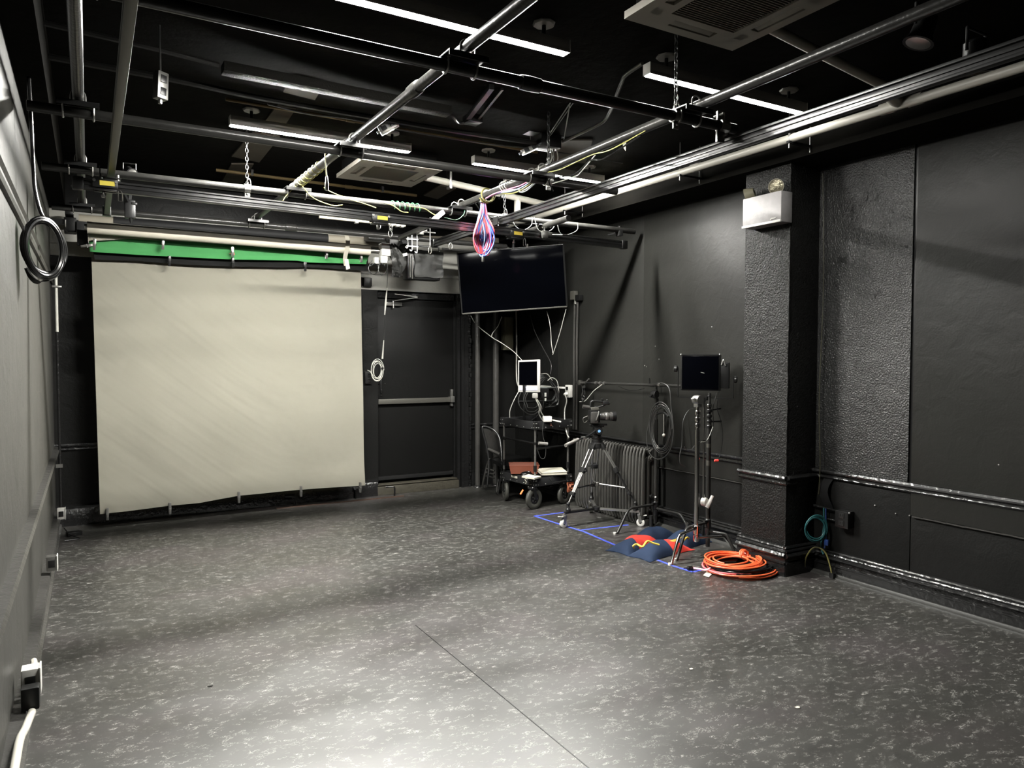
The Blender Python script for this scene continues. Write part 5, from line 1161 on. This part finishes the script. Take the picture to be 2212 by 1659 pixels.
# stand by the radiator
B1 = V((4.30, 4.90, 0))
t = cstand(B1, [at(1328, 1154, Z=0), V((4.335, 4.45, 0)), V((4.34, 5.15, 0))], [(.03, .95, .0165), (.95, 1.10, .011)], 'black light stand beside the radiator carrying a boom arm', PIPE, .20)
part('grip_head', MB().lathe(B1 + V((-.03, .02, 1.17)), (.2, -1, 0), [(0, .03), (.02, .036), (.05, .034)], 16).bar(B1 + V((-.04, 0, 1.17)), B1 + V((-.09, -.02, 1.15)), .02, .02, bev=.005).box(B1 + V((0, 0, 1.10)), (.03, .03, .07), bev=.005).ball(B1 + V((.0, -.02, 1.06)), .017, n=10).cyl(B1 + V((0, 0, 1.17)), B1 + V((0, 0, 1.25)), .009, 10), DKMET, t)
part('paint_chip', MB().ball(B1 + V((-.012, -.014, .265)), .009, n=8), WHITE, t)
BA, BB = V((4.28, 6.12, 1.235)), V((4.24, 4.15, 1.262))
t = thing('boom_pole', 'black boom arm lying level across the stands along the right wall', 'boom', B1 + V((0, 0, 1.24)))
part('tube', MB().cyl(BA.lerp(BB, .16), BB, .0125, 12), PIPE, t)
part('thin_tube', MB().cyl(BA.lerp(BB, .04), BA.lerp(BB, .30), .009, 12), DKMET, t)
for k in (.185, .22, .255, .66): part('ring', MB().cyl(BA.lerp(BB, k), BA.lerp(BB, k + .014), .0175, 14), ZINC, t)
part('end_grip', MB().box(BA.lerp(BB, .05), (.04, .05, .05), bev=.01).cyl(BA.lerp(BB, .02), BA.lerp(BB, .1), .014, 10).bar(BA.lerp(BB, .10), BA.lerp(BB, .13) + V((0, 0, .04)), .014, .014), ZINC, t)
part('hook', MB().tube([B1 + V((-.03, .0, 1.24)), B1 + V((-.04, .04, 1.24)), B1 + V((-.04, .05, 1.31))], .007, 8), PLAS, t)
one('hanging_rag', crumple(MB(), at(1260, 850, X=4.24), .05, .16, .025, 7, 31), CLOTH, 'dark twisted rag hanging from the far end of the boom arm', 'rag')
# cable coil on that stand
t = thing('cable_coil', 'large black cable coil hanging on the stand beside the radiator', 'cable', at(1425, 930, X=4.24))
cq = at(1428, 932, X=4.25)
part('coil', MB().tube(loops(cq + V((0, 0, .03)), (.15, -1, 0), (0, 0, 1), .115, .195, 5, .012, seed=8), .0045, 7), GCABLE, t)
part('outer_loop', MB().tube(crom([at(1405, 898, X=4.23), at(1397, 945, X=4.22), at(1404, 980, X=4.22), at(1424, 992, X=4.22), at(1446, 975, X=4.22), at(1455, 935, X=4.22), at(1450, 880, X=4.22), at(1447, 845, X=4.22), at(1440, 832, X=4.22), at(1425, 827, X=4.22), at(1407, 832, X=4.22)], 7), .0045, 7), GCABLE, t)
part('plug', MB().tube([at(1434, 895, X=4.22), at(1434, 938, X=4.22)], .0025, 6).ball(at(1434, 940, X=4.22), .014, n=10), WCABLE, t)
part('hook', MB().tube(crom([at(1418, 895, X=4.24), at(1432, 891, X=4.24), at(1444, 900, X=4.24)], 5), .009, 8), PLAS, t)
cab('boom_cable', [at(1252, 868, X=4.25), at(1265, 865, X=4.25), at(1282, 845, X=4.25), at(1300, 831, X=4.25)], .005, WCABLE, 'pale cable looping under the far end of the boom arm', 'cable')
cab('boom_cable', [at(1335, 834, X=4.23), at(1355, 842, X=4.22), at(1375, 843, X=4.22), at(1392, 839, X=4.23)], .004, CABLE, 'thin black cable sagging under the middle of the boom arm', 'cable')
# LED panel light
pc0, pc1, pc2 = at(1471, 768, Y=4.30), at(1556, 767, Y=4.06), at(1471, 830, Y=4.30)
px = (pc1 - pc0); pw = px.length; px.normalize(); pzv = V((0, 0, 1)); px = (px - pzv * px.z).normalized(); py = pzv.cross(px); RPn = Matrix((px, py, pzv)).transposed()
ph = .28; pcc = (pc0 + pc1) / 2 + V((0, 0, -ph / 2 + .005))
t = thing('panel_light', 'black rectangular panel light on the stands before the pillar', 'light', pcc + V((0, 0, -.2)))
part('case', MB().box(pcc + py * .03, (pw, .07, ph), RPn, bev=.006), PLAS, t)
part('front_face', MB().box(pcc - py * .008, (pw * .93, .008, ph * .92), RPn, bev=.001), SCREEN, t)
part('rim', MB().bar(pcc - px * pw * .5 + pzv * ph * .5 - py * .01, pcc + px * pw * .5 + pzv * ph * .5 - py * .01, .012, .008).bar(pcc - px * pw * .47 - pzv * ph * .47 - py * .012, pcc - px * pw * .47 + pzv * ph * .47 - py * .012, .006, .006, up=px), DKMET, t)
part('corner_bolt', MB().ball(pcc + px * pw * .49 + pzv * ph * .5 - py * .01, .008, n=8).ball(pcc - px * pw * .49 + pzv * ph * .5 - py * .01, .008, n=8), ZINC, t)
yk = MB(); hw = pw / 2 + .025; L1 = pcc - px * hw + pzv * .03 + py * .03; R1 = pcc + px * (hw + .07) - pzv * .03 + py * .03; zlow = pcc.z - ph / 2 - .055
yk.bar(L1, V((L1.x, L1.y, zlow)), .025, .005, up=px).bar(R1, V((R1.x, R1.y, zlow)), .025, .005, up=px).bar(V((L1.x, L1.y, zlow)), V((R1.x, R1.y, zlow)), .025, .006)
part('yoke', yk, PLAS, t)
part('power_supply', MB().box(pcc + px * (pw / 2 + .03) - pzv * .02 + py * .04, (.07, .06, .20), RPn, bev=.006), PLAS, t)
part('yoke_knob', MB().lathe(L1, -px, [(0, .01), (.01, .026), (.03, .026), (.034, .015)], 14), DKMET, t)
part('yoke_knob', MB().lathe(R1 + V((0, 0, -.02)), px, [(0, .01), (.01, .026), (.025, .026), (.03, .015)], 14), PLAS, t)
part('side_catch', MB().tube(crom([pcc + px * (pw / 2 + .01) + pzv * .06, pcc + px * (pw / 2 + .025) + pzv * .10, pcc + px * (pw / 2 + .04) + pzv * .055], 5), .007, 8), ZINC, t)
part('spigot', MB().cyl(V((B2.x + .09, B2.y, 1.17)), V((B2.x + .09, B2.y, zlow + .02)), .013, 12).cyl(V((B3.x, B3.y, 1.2)), V((B3.x - .01, B3.y, zlow + .01)), .011, 12), PLAS, t)
part('face_glint', MB().box(pcc - py * .0135 + px * .02 - pzv * .0, (.03, .002, .006), RPn @ Matrix.Rotation(.25, 3, 'Y'), bev=.001), ZINC, t)  # reflection on the dark face, modelled as a small pale bar
for lab, ps, mm in (('thin cable looping left of the chrome column', [(1498, 883), (1487, 887), (1477, 905), (1474, 925), (1473, 960), (1468, 985), (1470, 1002), (1480, 1008)], GCABLE),
                    ('thin dark cable falling right of the panel light', [(1553, 845), (1549, 880), (1556, 905), (1561, 935), (1559, 965), (1553, 990), (1545, 993)], CABLE),
                    ('thin dark cable crossing between the two columns', [(1548, 848), (1540, 885), (1541, 920), (1528, 950), (1518, 952)], CABLE),
                    ('pale cable knotted on the black column', [(1540, 922), (1533, 940), (1525, 953), (1514, 955)], WCABLE),
                    ('thin cable looping low between the columns', [(1478, 965), (1484, 972), (1493, 971), (1500, 963)], GCABLE)):
    cab('lamp_cable', [at(u, v, Y=4.02) for u, v in ps], .0035, mm, lab, 'cable')
one('red_plug', MB().lathe(at(1543, 995, Y=4.02), (.9, -.4, 0), [(0, .007), (.004, .010), (.03, .010), (.034, .006)], 10), REDL, 'small red plug dangling beside the black column', 'plug')

# ------------------------------------------------------------------ sandbags
def pillow(t, c, yaw_, L_, Wd, H, cut, mats, seed=0):
    R_ = Matrix.Rotation(yaw_, 3, 'Z'); rr = random.Random(seed); ph_ = rr.uniform(0, 6)
    def top(a, b_, sgn):
        e = max(0.0, (1 - abs(2 * a - 1) ** 2.6)) ** .75 * max(0.0, (1 - abs(2 * b_ - 1) ** 2.2)) ** .7
        ear = .10 * (abs(2 * a - 1) ** 6) * (abs(2 * b_ - 1) ** 4)
        zz = H * e * (1 + .07 * sin(9 * a + ph_) * sin(7 * b_ + ph_) + .10 * sin(17 * a + 5 * b_ + ph_) * sin(6 * b_)) * (1 if sgn > 0 else 0)
        pinch = 1 - .06 * sin(a * pi)
        return V(c) + R_ @ V(((a - .5) * L_ * (1 + ear), (b_ - .5) * Wd * (pinch + ear), .004 + zz + (0 if sgn > 0 else -.002)))
    lo = 0.0
    for hi, m_, nm in zip(cut, mats, ('bag_end', 'bag_middle', 'bag_end')):
        n = max(4, int(26 * (hi - lo)))
        mb = MB(); lo_ = lo
        mb.grid(lambda a, b_: top(lo_ + (hi - lo_) * a, b_, 1), n, 16)
        mb.grid(lambda a, b_: top(lo_ + (hi - lo_) * a, b_, -1), n, 2)
        part(nm, mb, m_, t); lo = hi
ta = thing('sandbag', 'navy and red saddle sandbag lying in front, half on the blue tape', 'sandbag', (3.72, 4.32, 0))
pillow(ta, (3.76, 4.215, 0), radians(10), .50, .21, .092, (.56, 1.0), (NAVY, REDC), 1)
pillow(ta, (3.70, 4.44, 0), radians(14), .46, .20, .085, (.34, 1.0), (NAVY, REDC), 2)
hs = [at(1370, 1184, Z=.10), at(1368, 1179, Z=.125), at(1376, 1176, Z=.13), at(1388, 1181, Z=.12), at(1398, 1169, Z=.15), at(1410, 1173, Z=.135), at(1424, 1177, Z=.12)]
part('strap', MB().tube(crom(hs, 5), .0075, 6), YWEB, ta, 'yellow carrying strap')
tb = thing('sandbag', 'navy saddle sandbag with yellow strap behind the chrome stand leg', 'sandbag', (4.1, 4.42, 0))
pillow(tb, (4.12, 4.33, 0), radians(12), .40, .23, .105, (1.0,), (NAVY,), 3)
pillow(tb, (3.98, 4.55, 0), radians(8), .42, .20, .10, (1.0,), (NAVY,), 4)
part('strap', MB().grid(lambda a, b_: at(1446 + 28 * a, 1168 - 9 * a + 6 * b_ * sin(a * pi), Z=.145 - .01 * a), 8, 3, .003), YWEB, tb, 'yellow carrying strap')
part('strap', MB().tube(crom([at(1478, 1166, Z=.13), at(1484, 1161, Z=.14), at(1488, 1163, Z=.13)], 5), .007, 6), YWEB, tb, 'yellow carrying strap')
one('wood_chip', MB().box(at(1414, 1208, Z=.006), (.035, .010, .008), Matrix.Rotation(.2, 3, 'Z')), CREAM, 'small pale wooden stick on the floor beside the front sandbag', 'stick')

# ------------------------------------------------------------------ tape on the floor
def tape(pts, label):
    mb = MB()
    for a, b_ in zip(pts, pts[1:]):
        A, B = at(*a, Z=0), at(*b_, Z=0); mb.bar(A + V((0, 0, .0012)), B + V((0, 0, .0012)), .024, .0012)
    one('floor_tape', mb, TAPE, label, 'tape', 'blue tape marks on the floor')
tape([(1155, 1115), (1216, 1135), (1260, 1148), (1350, 1187)], 'blue tape line running from the dolly to the sandbags')
tape([(1155, 1115), (1275, 1100)], 'blue tape line under the tripod towards the radiator')
tape([(1256, 1145), (1357, 1134)], 'short blue tape line between dolly caster and stand foot')
tape([(1418, 1209), (1452, 1222), (1497, 1236), (1516, 1231)], 'blue tape corner under the chrome stand foot')
tape([(1418, 1150), (1440, 1146)], 'short blue tape end behind the sandbags')
one('floor_strip', MB().bar(at(597, 1098, Z=.006), at(872, 1071, Z=.006), .022, .012), BRSTRIP, 'long brown strip lying on the floor along the back wall', 'strip')
for k, (u, v, l) in enumerate(((636, 1094, 'under the middle of the grey sheet'), (768, 1077, 'under the right corner of the grey sheet'), (852, 1072, 'in front of the door step'))):
    p = at(u, v, Z=.0); one('floor_hook', MB().tube(crom([p + V((0, 0, 0)), p + V((.004, 0, .08)), p + V((-.01, .0, .10)), p + V((-.09 if k != 1 else -.02, .02, .105))], 5), .009, 8), PLAS, 'bent black hook on the floor ' + l, 'hook', 'bent hooks on the floor strip')

# ------------------------------------------------------------------ orange extension cable
OC = V((3.935, 3.59, 0))
t = thing('extension_cable', 'coiled orange and black extension cables lying on the floor', 'cable', OC)
for k, (a, b_, zz, mm, seed, nt_) in enumerate(((.235, .225, .018, ORANGE, 1, 3), (.222, .212, .034, CABLE, 12, 4), (.205, .195, .048, CABLE, 2, 5), (.225, .215, .030, mat('rose_cable', (.62, .13, .14), .4), 3, 3), (.18, .17, .062, ORANGE, 4, 4), (.20, .19, .078, ORANGE, 5, 4), (.16, .15, .070, ORANGE, 15, 2), (.12, .10, .080, ORANGE, 6, 1.6))):
    part('coil', MB().tube([V((p.x, p.y, max(.011, p.z))) for p in loops(OC + V((.0 - .01 * k, .02 * (k > 2), zz)), (1, 0, 0), (0, 1, 0), a, b_, nt_, .014, 26, seed=seed)], .0058, 8), mm, t)
part('tie_loop', MB().tube(loops(OC + V((.10, .05, .085)), (1, 0, 0), (0, .6, .8), .035, .03, 4, .008, seed=9), .007, 7), ORANGE, t)
pp = at(1497, 1227, Z=.015)
part('lead', MB().tube(crom([pp, at(1510, 1229, Z=.02), at(1527, 1231, Z=.03), OC + V((-.19, .06, .05))], 6), .007, 8), mat('pink_lead', (.75, .35, .40), .4), t)
part('plug', MB().lathe(pp + V((.0, 0, .0)), (-.95, .25, 0), [(0, .009), (.01, .015), (.04, .016), (.045, .010)], 12).bar(pp + V((-.045, .012, .004)), pp + V((-.07, .02, .004)), .003, .007), PLAS, t)
part('paper_tag', MB().poly([at(1529, 1232, Z=.012), at(1537, 1241, Z=.006), at(1531, 1247, Z=.004), at(1519, 1243, Z=.004)], .001, (0, 0, 1)), BOOKP, t, 'white paper tag')

# ------------------------------------------------------------------ emergency light on the pillar
ec = V((4.045, 3.50, 2.50))
t = thing('emergency_light', 'scuffed white emergency light with two round lamp heads on the pillar', 'emergency light', ec)
part('housing', MB().box(ec, (.11, .33, .205), bev=.006), EMERG, t)
part('lower_lip', MB().box(ec + V((-.056, 0, -.096)), (.012, .332, .016), bev=.002), WHITE, t)
part('maker_badge', MB().tube(crom([ec + V((-.0575, -.08, -.072)), ec + V((-.0575, -.085, -.082)), ec + V((-.0575, -.09, -.072)), ec + V((-.0575, -.105, -.074)), ec + V((-.0575, -.125, -.074))], 3), .003, 6), WHITE, t, 'small white badge')
for p, d in ((ec + V((-.01, .145, .135)), V((-.5, .95, -.30))), (ec + V((-.005, -.085, .145)), V((-1, -.55, -.10)))):
    d = d.normalized()
    part('lamp_head', MB()._lathe2(p - d * .035, d, [(0, .02), (.0, .035), (.03, .046), (.062, .052), (.062, .047), (.05, .046)], 24), BEIGE, t)
    part('lamp_lens', MB().lathe(p + d * .018, d, [(0, .045), (.005, .046), (.010, .03), (.012, .001)], 24), LENS, t)
    part('swivel', MB().cyl(p - d * .03, V((p.x, p.y, 2.60)), .012, 10), BEIGE, t)

# ------------------------------------------------------------------ right wall outlet and the cables in the shadow
q = V((XR - .035, 3.09, .415))
t = thing('outlet_box', 'black double outlet box low on the right wall', 'outlet', q)
part('box', MB().box(q, (.065, .10, .115), bev=.008), PLAS, t)
for k in (-.026, .026): part('socket', MB().box(q + V((-.034, .0, k)), (.004, .04, .036), bev=.003).box(q + V((-.036, -.008, k + .004)), (.004, .006, .014)).box(q + V((-.036, .008, k + .004)), (.004, .006, .014)), DKMET, t)
part('conduit', MB().cyl(q + V((.015, .05, .04)), (XR - .02, 3.34, .46), .009, 10).cyl(q + V((.015, .05, -.03)), (XR - .02, 3.34, .39), .009, 10), GLOSS, t)
part('screw', MB().ball(q + V((-.02, -.05, .05)), .008, n=8), ZINC, t)
cab('wall_cable', [(4.36, 3.30, 2.75), (4.36, 3.28, 2.0), (4.35, 3.29, 1.2), (4.345, 3.27, .80), (4.35, 3.28, .55)], .004, mat('olive_cable', (.03, .028, .012), .5), 'thin olive cable running down the shadowed side of the pillar', 'cable')
q = V((4.33, 3.24, .30))
t = thing('cable_coil', 'teal and blue cable coil hanging in the corner beside the pillar', 'cable', q)
part('coil', MB().tube(loops(q + V((-.06, .0, .03)), (.9, -.4, 0), (0, 0, 1), .075, .085, 4, .01, seed=12), .0045, 7), TEAL, t)
part('lead', MB().tube(crom([(4.36, 3.23, .46), (4.35, 3.22, .36), (4.345, 3.21, .26), (4.34, 3.22, .19)], 6), .004, 7), DBLUE, t)
part('lead', MB().tube(crom([(4.365, 3.25, .46), (4.355, 3.24, .34), (4.33, 3.24, .20), (4.33, 3.22, .15)], 6), .005, 7), TEAL, t)
part('connector', MB().box((4.335, 3.20, .235), (.02, .03, .04), bev=.004), DBLUE, t)
part('yellow_lead', MB().tube(crom([(4.28, 3.33, .04), (4.27, 3.31, .12), (4.30, 3.27, .19), (4.33, 3.21, .17), (4.335, 3.17, .08), (4.335, 3.155, .02)], 7), .005, 7), mat('dim_yellow_cable', (.12, .105, .03), .5), t)
part('plug', MB().box((4.335, 3.15, .02), (.03, .035, .035), bev=.005), PLAS, t)
one('tape_strip', MB().grid(lambda a, b_: V((XR - .012 - .03 * sin(b_ * 3), 3.27 - .07 * a + .02 * sin(b_ * 5), .66 - .22 * b_)), 3, 8, .002), DGREY, 'loose dark tape strip hanging under the chair rail by the pillar', 'tape')

# ------------------------------------------------------------------ left wall fittings
def wbox(y, z_, label, m=ZINC, s_=1.0):
    q = V((XL + .055, y, z_)); t = thing('outlet_box', label, 'outlet', q)
    part('box', MB().box(q, (.055 * s_, .06 * s_, .09 * s_), bev=.006), m, t)
    part('cover', MB().box(q + V((.029 * s_, 0, 0)), (.006, .07 * s_, .095 * s_), bev=.003), WHITE, t)
    part('socket', MB().box(q + V((.0, -.031 * s_, 0)), (.035, .006, .045), bev=.002), DKMET, t)
    return t
wbox(7.0, .205, 'white outlet box in the far left corner above the floor', WHITE)
wbox(5.23, .235, 'pale outlet box halfway along the left baseboard')
t = wbox(3.35, .245, 'large pale outlet box with a black plug on the near left baseboard', WHITE, 1.1)
q = V((XL + .06, 3.25, .215))
t = thing('black_plug', 'square black plug in the near left outlet box', 'plug', q)
part('body', MB().box(q, (.06, .055, .085), bev=.008), PLAS, t)
part('boot', MB().cyl(q + V((0, -.01, -.055)), q + V((0, 0, -.03)), .012, 10), PLAS, t)
cab('conduit', [(XL + .05, 3.42, .235), (XL + .05, 3.62, .20), (XL + .045, 3.7, .19)], .013, PVC, 'short white conduit behind the near left outlet box', 'conduit')
cab('conduit', [(XL + .065, 3.22, .17), (XL + .05, 3.1, .16), (XL + .045, 2.95, .19), (XL + .045, 2.7, .195), (XL + .045, 1.5, .195), (XL + .045, 0, .195)], .014, PVC, 'white conduit running along the near left baseboard', 'conduit', n=12)
one('conduit_strap', MB()._lathe2(V((XL + .045, 2.66, .195)), V((0, 1, 0)), [(0, .015), (0, .02), (.014, .02), (.014, .015)], 14).box((XL + .012, 2.667, .215), (.02, .014, .03)), ZINC, 'small strap over the white conduit at the lower left', 'strap')
one('floor_plug_box', MB().box(at(160, 1152, Z=.018), (.11, .07, .036), Matrix.Rotation(.3, 3, 'Z'), bev=.01).tube(crom([at(138, 1140, Z=.05), at(146, 1150, Z=.03), at(152, 1156, Z=.02), at(172, 1163, Z=.006), at(140, 1168, Z=.006)], 6), .004, 6), PLAS, 'small black adapter with a cord on the floor in the left corner', 'adapter')
# corner conduit and the black hose coil
t = thing('corner_conduit', 'vertical pipe in the far left corner, white near its top', 'pipe', (XL + .045, 7.30, .2))
part('upper_tube', MB().cyl((XL + .045, 7.30, 1.70), (XL + .045, 7.30, 2.22), .012, 12), WCABLE, t)
part('lower_tube', MB().cyl((XL + .045, 7.30, .18), (XL + .045, 7.30, 1.70), .012, 12), GLOSS, t)
part('strap', MB().box((XL + .05, 7.285, 2.08), (.07, .012, .016), bev=.003).box((XL + .04, 7.285, .56), (.05, .012, .03)), ZINC, t)
t = thing('cable_coil', 'thick black cable coil hanging high on the left wall', 'cable', (-.17, 4.07, 1.85))
cc_ = V((-.168, 4.07, 1.995)); cu = V((.165, .21, 0)).normalized()
for k in range(7):
    part('turn', MB().tube([cc_ + V((0, .014 * (k - 3), .002 * k)) + cu * (.108 + .011 * (k % 3)) * cos(a) + V((0, 0, 1)) * (.118 + .010 * ((k + 1) % 3)) * sin(a) for a in [i * pi / 16 for i in range(32)]], .0105, 8, closed=True), CABLE, t)
part('riser', MB().tube(crom([cc_ + V((.02, 0, .128)), cc_ + V((-.01, 0, .165)), V((-.20, 4.07, 2.26)), V((-.205, 4.07, 2.36)), V((-.21, 4.07, 2.6)), V((-.215, 4.07, 2.78))], 7), .0085, 8), CABLE, t)
part('tie_wrap', MB().grid(lambda a, b_: cc_ + cu * (-.11 + .19 * a) + V((.01 * sin(6 * b_), -.03 + .06 * b_, -.10 - .055 * sin(a * pi) ** .7 - .02 * b_ * sin(a * 7))), 12, 5, .004), CLOTH, t)
